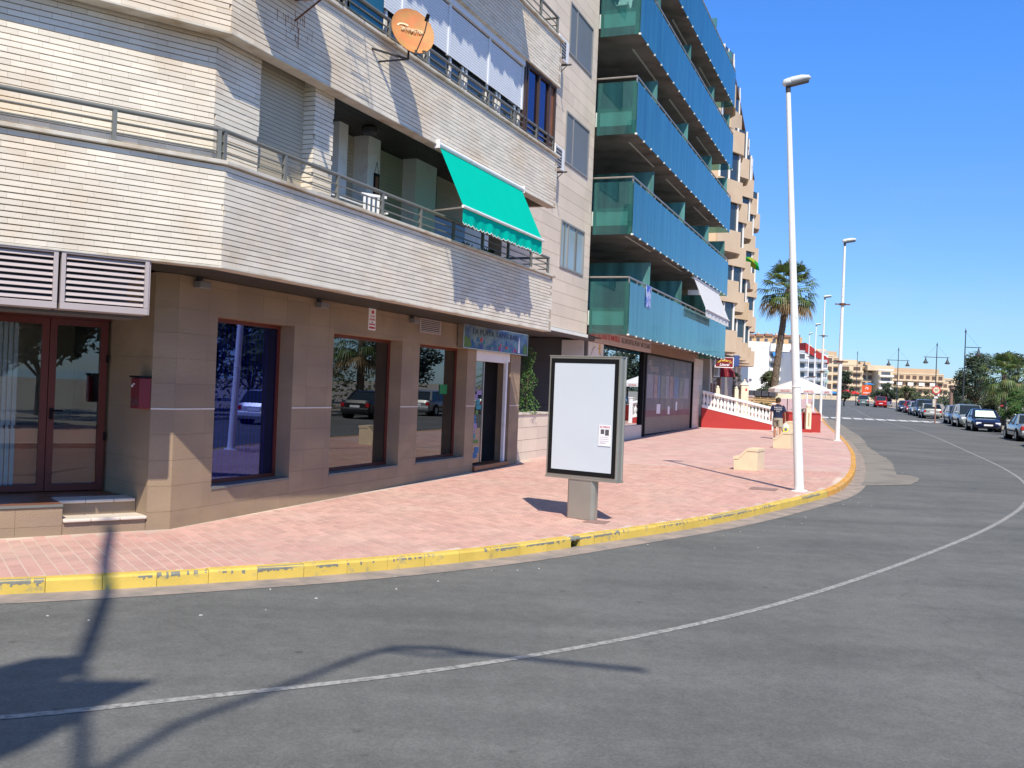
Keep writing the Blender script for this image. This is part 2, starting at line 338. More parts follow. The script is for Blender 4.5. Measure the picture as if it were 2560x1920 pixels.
# materials of the ground
asph=mat('asphalt',(.110,.114,.110),.9,.10,.6,.35,160,c2=(.140,.142,.135),c2s=.35,c2t=.52,c2w=.16)
def asphalt_detail():
    m=asph; nt=m.node_tree; L=nt.links; p=nt.nodes['Principled BSDF']
    geo=N(nt,'ShaderNodeNewGeometry')
    n=N(nt,'ShaderNodeTexNoise'); n.inputs['Scale'].default_value=90; n.inputs['Detail'].default_value=3; L.new(geo.outputs['Position'],n.inputs[0])
    mr=N(nt,'ShaderNodeMapRange'); mr.inputs['From Min'].default_value=.3; mr.inputs['From Max'].default_value=.7; mr.inputs['To Min'].default_value=.86; mr.inputs['To Max'].default_value=1.15; L.new(n.outputs[0],mr.inputs[0])
    # dark oil spots
    vo=N(nt,'ShaderNodeTexVoronoi'); vo.inputs['Scale'].default_value=1.6; L.new(geo.outputs['Position'],vo.inputs['Vector'])
    sp=N(nt,'ShaderNodeMapRange'); sp.inputs['From Min'].default_value=.025; sp.inputs['From Max'].default_value=.075; sp.inputs['To Min'].default_value=.62; sp.inputs['To Max'].default_value=1.0; L.new(vo.outputs['Distance'],sp.inputs[0])
    # tyre-worn streaks
    mp=N(nt,'ShaderNodeMapping'); mp.inputs['Rotation'].default_value=(0,0,R(-32)); mp.inputs['Scale'].default_value=(.12,1.3,1); L.new(geo.outputs['Position'],mp.inputs[0])
    n2=N(nt,'ShaderNodeTexNoise'); n2.inputs['Scale'].default_value=1.2; n2.inputs['Detail'].default_value=4; L.new(mp.outputs[0],n2.inputs[0])
    m3=N(nt,'ShaderNodeMapRange'); m3.inputs['From Min'].default_value=.35; m3.inputs['From Max'].default_value=.65; m3.inputs['To Min'].default_value=.90; m3.inputs['To Max'].default_value=1.10; L.new(n2.outputs[0],m3.inputs[0])
    src=p.inputs['Base Color'].links[0].from_socket
    # fine pale and dark grit
    g1=N(nt,'ShaderNodeTexVoronoi'); g1.inputs['Scale'].default_value=55; L.new(geo.outputs['Position'],g1.inputs['Vector'])
    g2=N(nt,'ShaderNodeSeparateColor'); L.new(g1.outputs['Color'],g2.inputs[0]); g3=N(nt,'ShaderNodeMapRange'); g3.inputs['From Min'].default_value=.0; g3.inputs['From Max'].default_value=1; g3.inputs['To Min'].default_value=.88; g3.inputs['To Max'].default_value=1.12; L.new(g2.outputs[0],g3.inputs[0])
    # broken hairline cracks
    n5=N(nt,'ShaderNodeTexNoise'); n5.inputs['Scale'].default_value=1.3; n5.inputs['Detail'].default_value=6; L.new(geo.outputs['Position'],n5.inputs[0])
    va=N(nt,'ShaderNodeVectorMath'); va.operation='MULTIPLY_ADD'; va.inputs[1].default_value=(.9,.9,0); L.new(n5.outputs['Color'],va.inputs[0]); L.new(geo.outputs['Position'],va.inputs[2])
    v2=N(nt,'ShaderNodeTexVoronoi'); v2.feature='DISTANCE_TO_EDGE'; v2.inputs['Scale'].default_value=.42; L.new(va.outputs[0],v2.inputs['Vector'])
    c1=N(nt,'ShaderNodeMapRange'); c1.inputs['From Min'].default_value=.0; c1.inputs['From Max'].default_value=.006; c1.inputs['To Min'].default_value=.80; c1.inputs['To Max'].default_value=1.0; L.new(v2.outputs['Distance'],c1.inputs[0])
    n6=N(nt,'ShaderNodeTexNoise'); n6.inputs['Scale'].default_value=.33; L.new(geo.outputs['Position'],n6.inputs[0])
    c2_=N(nt,'ShaderNodeMapRange'); c2_.inputs['From Min'].default_value=.50; c2_.inputs['From Max'].default_value=.58; L.new(n6.outputs[0],c2_.inputs[0])
    c3=N(nt,'ShaderNodeMix'); c3.data_type='FLOAT'; c3.inputs[2].default_value=1.0; L.new(c2_.outputs[0],c3.inputs[0]); L.new(c1.outputs[0],c3.inputs[3])
    # medium blotches
    n7=N(nt,'ShaderNodeTexNoise'); n7.inputs['Scale'].default_value=5; n7.inputs['Detail'].default_value=7; n7.inputs['Roughness'].default_value=.65; L.new(geo.outputs['Position'],n7.inputs[0])
    m7=N(nt,'ShaderNodeMapRange'); m7.inputs['From Min'].default_value=.3; m7.inputs['From Max'].default_value=.7; m7.inputs['To Min'].default_value=.88; m7.inputs['To Max'].default_value=1.12; L.new(n7.outputs[0],m7.inputs[0])
    for s in (mr,sp,m3,g3,c3,m7):
        k=N(nt,'ShaderNodeVectorMath'); k.operation='SCALE'; L.new(src,k.inputs[0]); L.new(s.outputs[0],k.inputs['Scale']); src=k.outputs[0]
    L.new(src,p.inputs['Base Color'])
asphalt_detail()
grndm=mat('dry_ground',(.30,.26,.19),.95,.15,.3)
promm=mat('promenade_paving',(.30,.26,.21),.85,.1,1.0)
seam=mat('sea_water',(.02,.09,.16),.08,.1,.2,.4,.6,spec=.8)
groutm=mat('pavement_grout',(.64,.53,.44),.9,.10,1.0,c2=(.44,.33,.28),c2s=.5,c2t=.55)
gutterm=mat('pinkish_gutter_dust',(.36,.29,.24),.95,.12,1.6,.3,80,c2=(.20,.185,.17),c2s=4,c2t=.52,c2w=.2)
patchm=mat('worn_concrete_patch',(.235,.215,.185),.95,.10,.8,.35,90,c2=(.15,.145,.135),c2s=.9,c2t=.60,c2w=.1)
# far pavement: procedural paver pattern
def paver_pattern():
    m=bpy.data.materials.new('pink_paving_far'); m.use_nodes=True; nt=m.node_tree; L=nt.links; p=nt.nodes['Principled BSDF']; p.inputs['Roughness'].default_value=.8
    geo=N(nt,'ShaderNodeNewGeometry'); mp=N(nt,'ShaderNodeMapping'); mp.inputs['Rotation'].default_value=(0,0,R(24)); L.new(geo.outputs['Position'],mp.inputs[0])
    br=N(nt,'ShaderNodeTexBrick'); br.inputs['Scale'].default_value=1; br.inputs['Brick Width'].default_value=.20; br.inputs['Row Height'].default_value=.14; br.inputs['Mortar Size'].default_value=.008; br.inputs['Mortar Smooth'].default_value=.3
    br.inputs['Color1'].default_value=(.54,.31,.28,1); br.inputs['Color2'].default_value=(.58,.35,.315,1); br.inputs['Mortar'].default_value=(.60,.47,.40,1); L.new(mp.outputs[0],br.inputs['Vector'])
    n=N(nt,'ShaderNodeTexNoise'); n.inputs['Scale'].default_value=.7; n.inputs['Detail'].default_value=7; L.new(geo.outputs['Position'],n.inputs[0])
    mr=N(nt,'ShaderNodeMapRange'); mr.inputs['From Min'].default_value=.45; mr.inputs['From Max'].default_value=.68; L.new(n.outputs[0],mr.inputs[0])
    mx=N(nt,'ShaderNodeMix'); mx.data_type='RGBA'; mx.inputs[7].default_value=(.57,.40,.34,1); L.new(mr.outputs[0],mx.inputs[0]); L.new(br.outputs['Color'],mx.inputs[6])
    n2=N(nt,'ShaderNodeTexNoise'); n2.inputs['Scale'].default_value=2.3; n2.inputs['Detail'].default_value=5; L.new(geo.outputs['Position'],n2.inputs[0])
    m2=N(nt,'ShaderNodeMapRange'); m2.inputs['From Min'].default_value=.3; m2.inputs['From Max'].default_value=.7; m2.inputs['To Min'].default_value=.86; m2.inputs['To Max'].default_value=1.12; L.new(n2.outputs[0],m2.inputs[0])
    sc=N(nt,'ShaderNodeVectorMath'); sc.operation='SCALE'; L.new(mx.outputs[2],sc.inputs[0]); L.new(m2.outputs[0],sc.inputs['Scale']); L.new(sc.outputs[0],p.inputs['Base Color'])
    return m
pavfar=paver_pattern()
g=MB()
for i,(y0,y1) in enumerate([(-400,-12),(-12,12.5),(12.5,250),(250,1200)]):
    g.quad((-600,y0,zg(y0)-.35),(165+max(0,y0)*.5,y0,zg(y0)-.35),(165+max(0,y1)*.5,y1,zg(y1)-.35),(-600,y1,zg(y1)-.35))
solo('ground',g,grndm,'dry bare ground under and beyond the street','ground',kind='structure')
s_=MB(); s_.quad((160,-1500,-2.6),(3500,-1500,-2.6),(3500,3500,-2.6),(160,3500,-2.6))
solo('sea',s_,seam,'blue sea beyond the promenade','sea',kind='structure')
road=solo('road',sheet(lambda Y:kx(Y)-.05,lambda Y:rx(Y)+.05,-.13,YS,6),asph,'grey worn asphalt road curving away to the right','road',kind='structure')
pav=solo('pavement',sheet(lambda Y:-70,lambda Y:kx(Y)-.13,-.0035,YS,10),groutm,'pink paved pavement between the buildings and the yellow kerb','pavement',kind='structure')
pv=sheet(lambda Y:-30,lambda Y:kx(Y)-.13,-.002,[25.5+.5*i for i in range(100)]+[75.5+2*i for i in range(90)],8); part('paving',pv,pavfar,pav)
prom=solo('promenade',sheet(lambda Y:rx(Y)+.14,lambda Y:rx(Y)+90,0,YS,4),promm,'pale promenade pavement behind the parked cars','pavement',kind='structure')
rk=MB()
for a,b in zip(RS[:-1],RS[1:]):
    dx,dy=b[0]-a[0],b[1]-a[1]; l=math.hypot(dx,dy)
    if l<.01: continue
    nx,ny=dy/l,-dx/l
    za,zb=zg(a[1]),zg(b[1])
    rk.add([(a[0],a[1],za-.2),(a[0]+nx*.14,a[1]+ny*.14,za-.2),(b[0]+nx*.14,b[1]+ny*.14,zb-.2),(b[0],b[1],zb-.2),(a[0],a[1],za+.004),(a[0]+nx*.14,a[1]+ny*.14,za+.004),(b[0]+nx*.14,b[1]+ny*.14,zb+.004),(b[0],b[1],zb+.004)],[(0,3,2,1),(4,5,6,7),(0,1,5,4),(1,2,6,5),(2,3,7,6),(3,0,4,7)])
part('kerb_edge',rk,coping,prom)
cov=mat('cast_cover',(.30,.19,.16),.6,.1,8)
for (x,y,s) in ((5.35,20.35,.55),(1.35,14.6,.34)):
    part('access_cover',MB().box(-s/2,s/2,-s/2,s/2,.0,.005).box(-s/2+.03,s/2-.03,-s/2+.03,s/2-.03,.0052,.007),cov,pav,FR(x,y,zg(y)+.0005,22))
# painted centre line, dashes and zebra
linem=mat('worn_line_paint',(.33,.33,.315),.8,.12,14,c2=(.17,.17,.165),c2s=22,c2t=.54,c2w=.14)
zebm=mat('zebra_paint',(.62,.62,.60),.8,.08,6,c2=(.25,.25,.25),c2s=5,c2t=.64)
def ribbon(P,w,dz):
    m=MB(); A=offs(P,-w/2); B=offs(P,w/2)
    for i in range(len(P)-1):
        m.quad((*A[i],zg(A[i][1])+dz),(*B[i],zg(B[i][1])+dz),(*B[i+1],zg(B[i+1][1])+dz),(*A[i+1],zg(A[i+1][1])+dz))
    return m
CL=smooth(CP,4)
part('centre_line',ribbon([p for p in CL if -2<p[1]<158],.08,-.126),linem,road,label='thin worn white line along the middle of the road')
zs=MB(); zs.quad((-.35,-1.9,0),(.35,-1.9,0),(.35,1.9,0),(-.35,1.9,0)); zme=zs.mesh('crossing_stripe',zebm)
for k in range(11):
    t=k/10.0; x=26.3+9.0*t; y=81.6-1.2*t
    piece('crossing_stripe',zme,road,Matrix.Translation((x,y,zg(y)-.124))@Matrix.Rotation(R(-16),4,'Z')@Matrix.Rotation(math.atan(.0085),4,'X'))
lt_=MB(); rl=random.Random(31)
for (x,y,h) in walk([q for q in smooth(KP,3) if 5<q[1]<34],.28):
    if rl.random()<.45:
        o=rl.gauss(.75,.45); 
        if o<.12: continue
        q=FR(x,y,zg(y)-.129,h)@Matrix.Translation((o,0,.003))@Matrix.Rotation(rl.uniform(0,3),4,'Z'); s=rl.uniform(.006,.02); lt_.obox(q,s,s*rl.uniform(.6,2),.006)
part('road_litter',lt_,mat('pale_litter',(.55,.54,.5),.8),road,kind='stuff')
# dusty gutter beside the kerb
gm=ribbon(offs([p for p in smooth(KP,4) if 3<p[1]<90],.19),.40,-.1255); part('gutter_dust',gm,gutterm,road)
PT=[(8.35,23.4),(8.71,23.3),(9.88,23.95),(10.55,25.0),(10.95,26.0),(11.05,26.6),(10.68,26.85),(11.2,28.3),(12.2,30.9),(12.9,33.18),(13.44,35.43),(14.9,40.5),(16.2,44.4),(17.72,49.34),(19.2,54.6),(20.63,59.67),(22.9,67.6),(24.98,75.36)]
pm=MB(); random.seed(3)
def dens(P,n):
    o=[]
    for a,b in zip(P[:-1],P[1:]):
        for k in range(n): o.append((a[0]+(b[0]-a[0])*k/n+random.uniform(-.05,.05),a[1]+(b[1]-a[1])*k/n))
    return o+[P[-1]]
PD=[p for p in dens(PT,8)]
PD=[(x,y) for i,(x,y) in enumerate(PD)]
lastx=None
for a,b in zip(PD[:-1],PD[1:]):
    if b[1]<=a[1]: continue
    pm.quad((kx(a[1])+.3,a[1],zg(a[1])-.1215),(max(a[0],kx(a[1])+.35),a[1],zg(a[1])-.1215),(max(b[0],kx(b[1])+.35),b[1],zg(b[1])-.1215),(kx(b[1])+.3,b[1],zg(b[1])-.1215))
part('concrete_patch',pm,patchm,road,label='pale worn concrete apron in the outside of the bend')
# kerb stones, one by one
kerb=thing('kerb','yellow painted kerb of separate stones along the pavement edge','kerb',kind='structure')
K4=[p for p in smooth(KP,4) if p[1]>4.0 and p[1]<160]
def kstone(w,L,h,name,m,ch=.012):
    b=MB(); a=[(-w,0),(-w,h),(-ch*2,h),(-ch*.8,h-ch*.5),(0,h-ch*2),(0,0)]
    vs=[(x,-L/2+.0,z) for x,z in a]+[(x,L/2,z) for x,z in a]; n=len(a)
    b.add(vs,[tuple(range(n)),tuple(range(2*n-1,n-1,-1))]+[(k,n+k,n+(k+1)%n,(k+1)%n) for k in range(n)])
    return b.mesh(name,m)
st=walk(K4,.50)
ym=kstone(.135,.4945,.27,'kerb_stone',yellow); om=kstone(.135,.4945,.27,'kerb_stone',orange)
for i,(x,y,h) in enumerate(st[:300]):
    if y<5: continue
    me=ym if y<20.3 else om
    dz=random.uniform(-.004,.004)
    brk=abs(x-0.93)<.17 and y<15
    M=FR(x,y,zg(y)-.262+dz,h+random.uniform(-.5,.5))
    if brk: M=M@Matrix.Translation((0,.09,0))@Matrix.Diagonal((1,.60,1,1))
    piece('kerb_stone',me,kerb,M@Matrix.Translation((0,0,0)))
bk=MB()
for i,(x,y,h) in enumerate(st[300:]):
    bk.obox(FR(x,y,zg(y)-.13,h)@Matrix.Translation((-.067,0,0)),.135,.49,.27)
if bk.v: part('kerb_stone',bk,om.materials[0],kerb,kind='stuff')
km=MB()
for a,b in zip(K4[:-1],K4[1:]):
    if a[1]<5: continue
    dx,dy=b[0]-a[0],b[1]-a[1]; l=math.hypot(dx,dy); nx,ny=-dy/l*.128,dx/l*.128
    km.quad((a[0]+nx*.1,a[1]+ny*.1,zg(a[1])-.03),(b[0]+nx*.1,b[1]+ny*.1,zg(b[1])-.03),(b[0]+nx,b[1]+ny,zg(b[1])-.03),(a[0]+nx,a[1]+ny,zg(a[1])-.03))
part('kerb_bedding',km,coping,kerb)
ch_=MB(); rq=random.Random(21); W4=walk(K4,.022)
for (x,y,h) in W4:
    if y>20 or y<5: continue
    q=math.sin(x*2.1)+math.sin(x*5.3+1)+rq.uniform(-.9,.9)
    if q<-.15: continue
    hh=rq.uniform(.008,.03)*(1.4 if rq.random()<.15 else 1)
    F_=FR(x,y,zg(y),h); z0=.0085-.024
    ch_.add([F_@Vector(v) for v in ((.0012,-.011,z0-hh),(.0012,.011,z0-hh*rq.uniform(.5,1.2)),(.0012,.011,z0+.003),(.0012,-.011,z0+.003),(-.022,.011,.0118),(-.022,-.011,.0118))],[(0,1,2,3),(3,2,4,5)])
part('chipped_paint',ch_,mat('chipped_kerb_concrete',(.20,.20,.17),.9,.2,20),kerb,kind='stuff')
rb_=MB(); rn_=random.Random(8)
for k in range(16):
    q_=rn_.uniform(-.10,.10); x0,y0=0.93-.16*.66-.03+q_*.66,13.10-.16*.75+.05+q_*.75+rn_.uniform(-.03,.03); rb_.obox(Matrix.Translation((x0,y0,-.11+rn_.uniform(-.04,.05)))@Matrix.Rotation(rn_.uniform(0,3),4,(rn_.random(),rn_.random(),.5)),rn_.uniform(.02,.05),.03,.04)
part('broken_kerb_rubble',rb_,mat('broken_concrete',(.10,.09,.07),.9,.4,20),kerb,kind='stuff')
# pavers: interlocking, one mesh per paver close by, the rest joined
FA=FR(-4.31,12.46,0,21.2)       # frame of the tan wall: x out of the wall, y along the street
FB=FR(-4.31,12.46,0,53.0)       # frame of the canted left end
def paver(w=.126,L=.186,st=.03,h=.008):
    P=[(0,0),(w/2,0),(w/2,st),(w,st),(w,L+st),(w/2,L+st),(w/2,L),(0,L)]
    m=MB(); n=8; m.add([(x,y,0) for x,y in P]+[(x,y,h) for x,y in P],[(8,9,14,15),(10,11,12,13),(9,10,13,14)]+[(k,(k+1)%n,n+(k+1)%n,n+k) for k in range(n)]); return m
PV=paver(); pme=PV.mesh('paver',pink); FP=FR(-5,9,0,147.5-180)
FAi=FA.inverted(); FBi=FB.inverted(); cand=[]
for i in range(-60,150):
    for j in range(-50,130):
        u,v=i*.140,j*.200+(.07 if i%2 else 0)
        w=FP@Vector((u+.07,v+.1,0))
        if w.y>25.4 or w.y<6 or w.x<-9: continue
        if w.x>kx(w.y)-.24: continue
        a=FAi@w; b=FBi@w
        if a.x<.12 and a.y>-.4: continue
        if b.x<.12 and b.y<.1: continue
        if a.y<=-.4 and b.x<.12: continue
        # inside the picture?
        if w.y<1 or abs(w.x/w.y)>.58: continue
        cand.append((w.length,u,v,w.y))
cand.sort(); rest=MB(); nind=0
for d,u,v,Y in cand:
    z=zg(Y)-.009+random.uniform(-.0012,.0012); M=FP@Matrix.Translation((u,v,z))
    if d<13.0 and nind<300:
        piece('paver',pme,pav,M@Matrix.Rotation(random.uniform(-.004,.004),4,'X')); nind+=1
    else: rest.add([M@Vector(p) for p in PV.v],PV.f)
part('paver',rest,pink,pav,kind='stuff')
print('pavers',len(cand))
# ================================================================ BRICK APARTMENT BUILDING (near)
FC=FR(-3.44,11.32,0,22.7); FD=FR(-3.44,11.32,0,53.0)
B1=thing('brick_apartment_building','white brick apartment building with canted corner over tan tiled shops','building',FA)
UB=MB().box(-.5,.5,-.5,.5,-.5,.5)
def ubox(m,name):  # shared unit box
    return UB.mesh(name,m)
def put(me,parent,F,x0,x1,y0,y1,z0,z1):
    return piece(me.name,me,parent,F@Matrix.Translation(((x0+x1)/2,(y0+y1)/2,(z0+z1)/2))@Matrix.Diagonal((abs(x1-x0),abs(y1-y0),abs(z1-z0),1)))
BUD=[300]
bme=None
def brick_face(parent,F,x,y0,y1,z0,z1,seed=0,indiv=False,hole=None,collect=None):
    """running bond of long thin bricks on plane x (outer face), recessed joints"""
    rnd=random.Random(seed); L,h,p=.305,.0555,.0640
    n=int((z1-z0)/p+.3); p=(z1-z0)/n; h=p-.0110
    rest=collect if collect is not None else MB()
    for k in range(n):
        z=z0+k*p; o=(0 if k%2 else L*.5)+rnd.uniform(-.05,.05); y=y0-L+o
        while y<y1:
            a=max(y,y0); b=min(y+L-.0022,y1)
            if b-a>.03:
                cz=z+h/2
                if not (hole and a<hole[1]-.02 and b>hole[0]+.02 and hole[2]<cz<hole[3]):
                    d=rnd.uniform(-.0025,.0025)
                    if indiv and BUD[0]>0 and b-a>L*.985:
                        BUD[0]-=1; piece('brick',bme,parent,F@Matrix.Translation((x-.012+d,(a+b)/2,z+h/2)))
                    else:
                        s=rest; M=F
                        vs=[(x-.034,a,z),(x+d,a,z),(x+d,b,z),(x-.034,b,z),(x-.034,a,z+h),(x+d,a,z+h),(x+d,b,z+h),(x-.034,b,z+h)]
                        s.add([M@Vector(q) for q in vs],[(0,1,2,3),(4,7,6,5),(0,4,5,1),(1,5,6,2),(2,6,7,3)])
            y+=L
    return rest
bme=MB().box(-.022,.012,-.1514,.1514,-.0258,.0258).mesh('brick',brick)
BRX=MB()
levels=[(3.27,4.44,4.88),(6.0,7.09,7.50),(8.65,9.64,10.17),(11.3,12.3,12.75)]
end=11.0
parap=[]
for li,(z0,z1,zr) in enumerate(levels):
    w=MB(); w.box(-.14,-.030,-.03,end,z0+.003,z1)
    pw=part('parapet_wall',w,mortar,B1,FC)
    w=MB(); w.box(-.14,-.030,-9,.03,z0+.005,z1-.002); pl=part('parapet_wall',w,mortar,B1,FD)
    if li==0:
        brick_face(pl,FD,0,-9,-.002,z0,z1,1,True,collect=BRX)
    else: brick_face(pl,FD,0,-9,-.002,z0,z1,10+li,collect=BRX)
    brick_face(pw,FC,0,.002,end,z0,z1,20+li,li==0,collect=BRX)
    # end return
    FE=FC@Matrix.Translation((0,end,0))@Matrix.Rotation(R(90),4,'Z')
    w=MB(); w.box(-.13,-.022,0,1.6,z0+.004,z1-.003); part('parapet_wall',w,mortar,B1,FE); 
    # coping and lower drip edge
    c=MB(); c.box(-.22,.055,-.03,end+.05,z1,z1+.045); c.box(-.2,.012,.0,end,z0-.03,z0-.003); part('coping',c,coping,B1,FC,bevel=.006)
    c=MB(); c.box(-.22,.055,-9,.02,z1+.002,z1+.048); c.box(-.2,.012,-9,.004,z0-.032,z0-.005); part('coping',c,coping,B1,FD,bevel=.006)
part('brick',BRX,brick,B1,Matrix.Identity(4),kind='stuff')
# floor slabs
def wpt(F,x,y): 
    v=F@Vector((x,y,0)); return (v.x,v.y)
for i,(z0,z1,zr) in enumerate(levels):
    P=[wpt(FD,-.05,-9),wpt(FD,-.05,-.012),wpt(FC,-.05,.012),wpt(FC,-.05,end-.02),wpt(FA,-7,10.6),wpt(FA,-9,-4)]
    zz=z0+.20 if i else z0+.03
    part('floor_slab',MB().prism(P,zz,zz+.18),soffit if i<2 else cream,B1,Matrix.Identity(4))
# ceiling boards under the first floor
cs=MB()
for k in range(12):
    e_=-.1+.118*k; y_=11.0
    while (FD.inverted()@(FA@Vector((e_+.118,y_,0)))).x<-.16 and y_>-3.5: y_-=.05
    y2=10.6
    while (FC.inverted()@(FA@Vector((e_+.118,y_,0)))).x>-.16 and y_<y2: y_+=.05
    if y_<y2-.2: cs.box(e_,e_+.1,y_,y2,3.272,3.296)
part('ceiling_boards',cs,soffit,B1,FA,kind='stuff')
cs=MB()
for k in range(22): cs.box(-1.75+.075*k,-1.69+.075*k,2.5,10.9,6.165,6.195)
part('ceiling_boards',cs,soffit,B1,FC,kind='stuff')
# first-floor walls behind the railing
wx=-.25
FCw,FDw=FC,FD
b2=MB(); BR2=MB()
brick_face(B1,FD,wx,-9,-.068,4.3,6.2,31,collect=BR2); brick_face(B1,FC,wx,.07,.91,4.3,6.2,32,collect=BR2)
brick_face(B1,FC,wx+.03,2.07,2.53,4.3,6.2,33,collect=BR2)
FS=FC@Matrix.Translation((wx+.03,2.07,0))@Matrix.Rotation(R(-90),4,'Z')   # left face of the brick pier
brick_face(B1,FS,.012,-.36,0,4.3,6.2,34,collect=BR2)
brick_face(B1,FC,wx,-.0+.07,2.6,7.1,8.65,35,collect=BR2); brick_face(B1,FD,wx,-9,-.068,7.1,8.65,36,collect=BR2)
brick_face(B1,FC,-1.4,0,11,9.6,11.3,37,collect=BR2)
part('brick',BR2,brick,B1,Matrix.Identity(4),kind='stuff',label='bricks of the upper walls behind the railings')
w=MB(); w.box(-.5,wx-.022,-9,-.07,3.5,6.2); w.box(-.5,wx-.022,-9,-.07,7,8.66); part('wall',w,mortar,B1,FD)
w=MB(); w.box(-.5,wx-.022,.07,.9,3.5,6.2); w.box(-.60,wx+.006,2.08,2.52,3.5,6.2); w.box(-.5,wx-.022,.07,2.6,7,8.66); w.box(-1.6,-1.424,0,11,9.2,11.3); part('wall',w,mortar,B1,FC)
w=MB(); w.box(-1.75,-1.55,2.3,10.9,3.5,6.2); w.box(-1.55,-.6,2.45,2.5,3.5,6.2); part('loggia_wall',w,white,B1,FC)
# roller shutters, slat by slat
slat_c=ubox(shutter,'shutter_slat'); slat_w=ubox(wshutter,'shutter_slat')
def roller(F,x,y0,y1,z0,z1,sl,pitch=.055,frame=None,label='roller shutter'):
    fm=MB(); fm.box(x-.03,x-.012,y0,y1,z0,z1); r=part('roller_shutter',fm,darkm,B1,F)
    n=int((z1-z0)/pitch)
    for k in range(n):
        z=z0+k*pitch; put(sl,r,F,x-.012,x,y0,y1,z+.002,z+pitch-.004)
    return r
roller(FC,-.40,.92,2.06,4.25,6.15,slat_c)
for a,b in ((4.46,5.1),(5.5,6.8),(8.2,9.6)): roller(FC,-1.5,a,b,4.1 if a<8 else 5.35,6.19,slat_c,.062)
roller(FC,-1.5,7.66,8.15,5.3,6.19,slat_c,.062)
m_=MB(); m_.box(-1.56,-1.52,7.66,9.6,3.6,5.35); part('balcony_door',m_,dglass,B1,FC)
for a,b in ((2.55,2.75),(4.2,4.46),(5.1,5.5),(6.8,7.63)):
    part('pillar',MB().box(-1.56,-1.22,a,b,3.5,6.19),white,B1,FC)
part('ceiling_light',MB().lathe((-.9,4.6,6.03),[(.10,0),(.13,.03),(.13,.10),(.08,.14)],12),darkm,B1,FC,smooth=40)
# railings
def railing(F,y0,y1,z1,zr,posts,x=-.07,ends=True):
    r=MB(); r.cyl((x,y0,zr-.02),(x,y1,zr-.02),.028,n=10)
    top=part('handrail',r,railm,B1,F,smooth=50)
    for k in (1,2):
        z=z1+.045+(zr-z1-.08)*k/3.0
        part('rail_bar',MB().cyl((x,y0,z),(x,y1,z),.012,n=6),railm,B1,F)
    for y in posts: part('rail_post',MB().box(x-.025,x+.025,y-.022,y+.022,z1+.046,zr-.03),railm,B1,F)
for li,(z0,z1,zr) in enumerate(levels[:3]):
    railing(FC,.0,10.9,z1,zr,[.05]+[1.23*k for k in range(1,9)]+[10.85])
    railing(FD,-9,.0,z1,zr,[-.06,-1.23,-2.46,-3.7,-5])
    FE=FC@Matrix.Translation((-.07,10.87,0))@Matrix.Rotation(R(90),4,'Z')
    railing(FE,0,1.3,z1,zr,[1.2],x=0)
# second-floor glazing and white shutters
wf=MB(); wf.box(-.16,-.05,4.1,9.1,8.5,8.66)
for y in (4.12,5.72,7.39,9.06): wf.box(-.13,-.075,y-.035,y+.035,7.62,8.5)
part('shutter_box',wf,wshutter,B1,FC)
for a,b in ((3.58,4.08),(4.16,5.68),(5.76,7.35),(7.43,9.02)): roller(FC,-.10,a,b,7.64,8.49,slat_w,.046)
part('dark_panes',MB().box(-.20,-.17,3.56,9.05,7.12,7.66),dglass,B1,FC)
for y in (3.7,4.2,5.0,5.1,5.9,6.4,6.55,7.45,7.9,8.05,8.8,9.04): part('window_mullion',MB().box(-.165,-.13,y-.03,y+.03,7.13,7.66),wframe,B1,FC)
part('glazed_panel',MB().box(-.10,-.085,2.62,3.53,7.12,8.6),mat('deep_teal_pane',(.015,.10,.14),.1,.1,spec=.8),B1,FC)
bf=MB()
for y in (9.11,9.24,9.88,10.50,10.86): bf.box(-.13,-.04,y-.03,y+.03,7.14,8.62)
bf.box(-.13,-.04,9.11,10.86,8.56,8.64)
part('brown_window_frame',bf,mat('brown_frame',(.06,.035,.025),.5,.1),B1,FC)
part('window_pane',MB().box(-.10,-.092,9.26,9.86,7.14,8.56),tintg,B1,FC); part('window_pane',MB().box(-.10,-.092,9.90,10.48,7.14,8.56),tintg,B1,FC)
part('wood_screen',MB().box(-.10,-.09,10.52,10.84,7.14,8.56),mat('brown_wood',(.22,.09,.05),.6,.2,4),B1,FC)
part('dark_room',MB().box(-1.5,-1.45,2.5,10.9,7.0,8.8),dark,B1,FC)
# -------- ground floor: tan tiled wall with openings (frame FA)
OPEN=[(.79,2.62,.47,2.79),(3.76,6.17,.44,2.77),(6.90,9.20,.44,2.77),(9.69,11.80,.05,2.78)]
def rects_minus(y0,y1,z0,z1,ops):
    rs=[(y0,y1,z0,z1)]
    for a,b,c,d in ops:
        out=[]
        for r in rs:
            if r[0]>=b or r[1]<=a or r[2]>=d or r[3]<=c: out.append(r); continue
            if r[0]<a: out.append((r[0],a,r[2],r[3]))
            if r[1]>b: out.append((b,r[1],r[2],r[3]))
            ya,yb=max(r[0],a),min(r[1],b)
            if r[2]<c: out.append((ya,yb,r[2],c))
            if r[3]>d: out.append((ya,yb,d,r[3]))
        rs=out
    return rs
tilem=ubox(tan,'tile')
def tile_face(parent,F,x,y0,y1,z0,z1,ops,me,W,H,zoff,gap=.003,t=.012,stag=0):
    z=zoff; k=0
    while z<z1:
        a,b=max(z,z0),min(z+H,z1)
        if b-a>.01:
            y=y0-(W*.5*(k%2) if stag else 0)
            while y<y1:
                c,d=max(y,y0),min(y+W,y1)
                if d-c>.01:
                    for r in rects_minus(c,d,a,b,ops):
                        if r[1]-r[0]>.012 and r[3]-r[2]>.012: put(me,parent,F,x-t,x,r[0]+(gap/2),r[1]-(gap/2),r[2]+gap/2,r[3]-gap/2)
                y+=W
        z+=H; k+=1
wb=MB()
for r in rects_minus(-.004,12.45,-.3,3.27,OPEN): wb.box(-.34,-.010,*r)
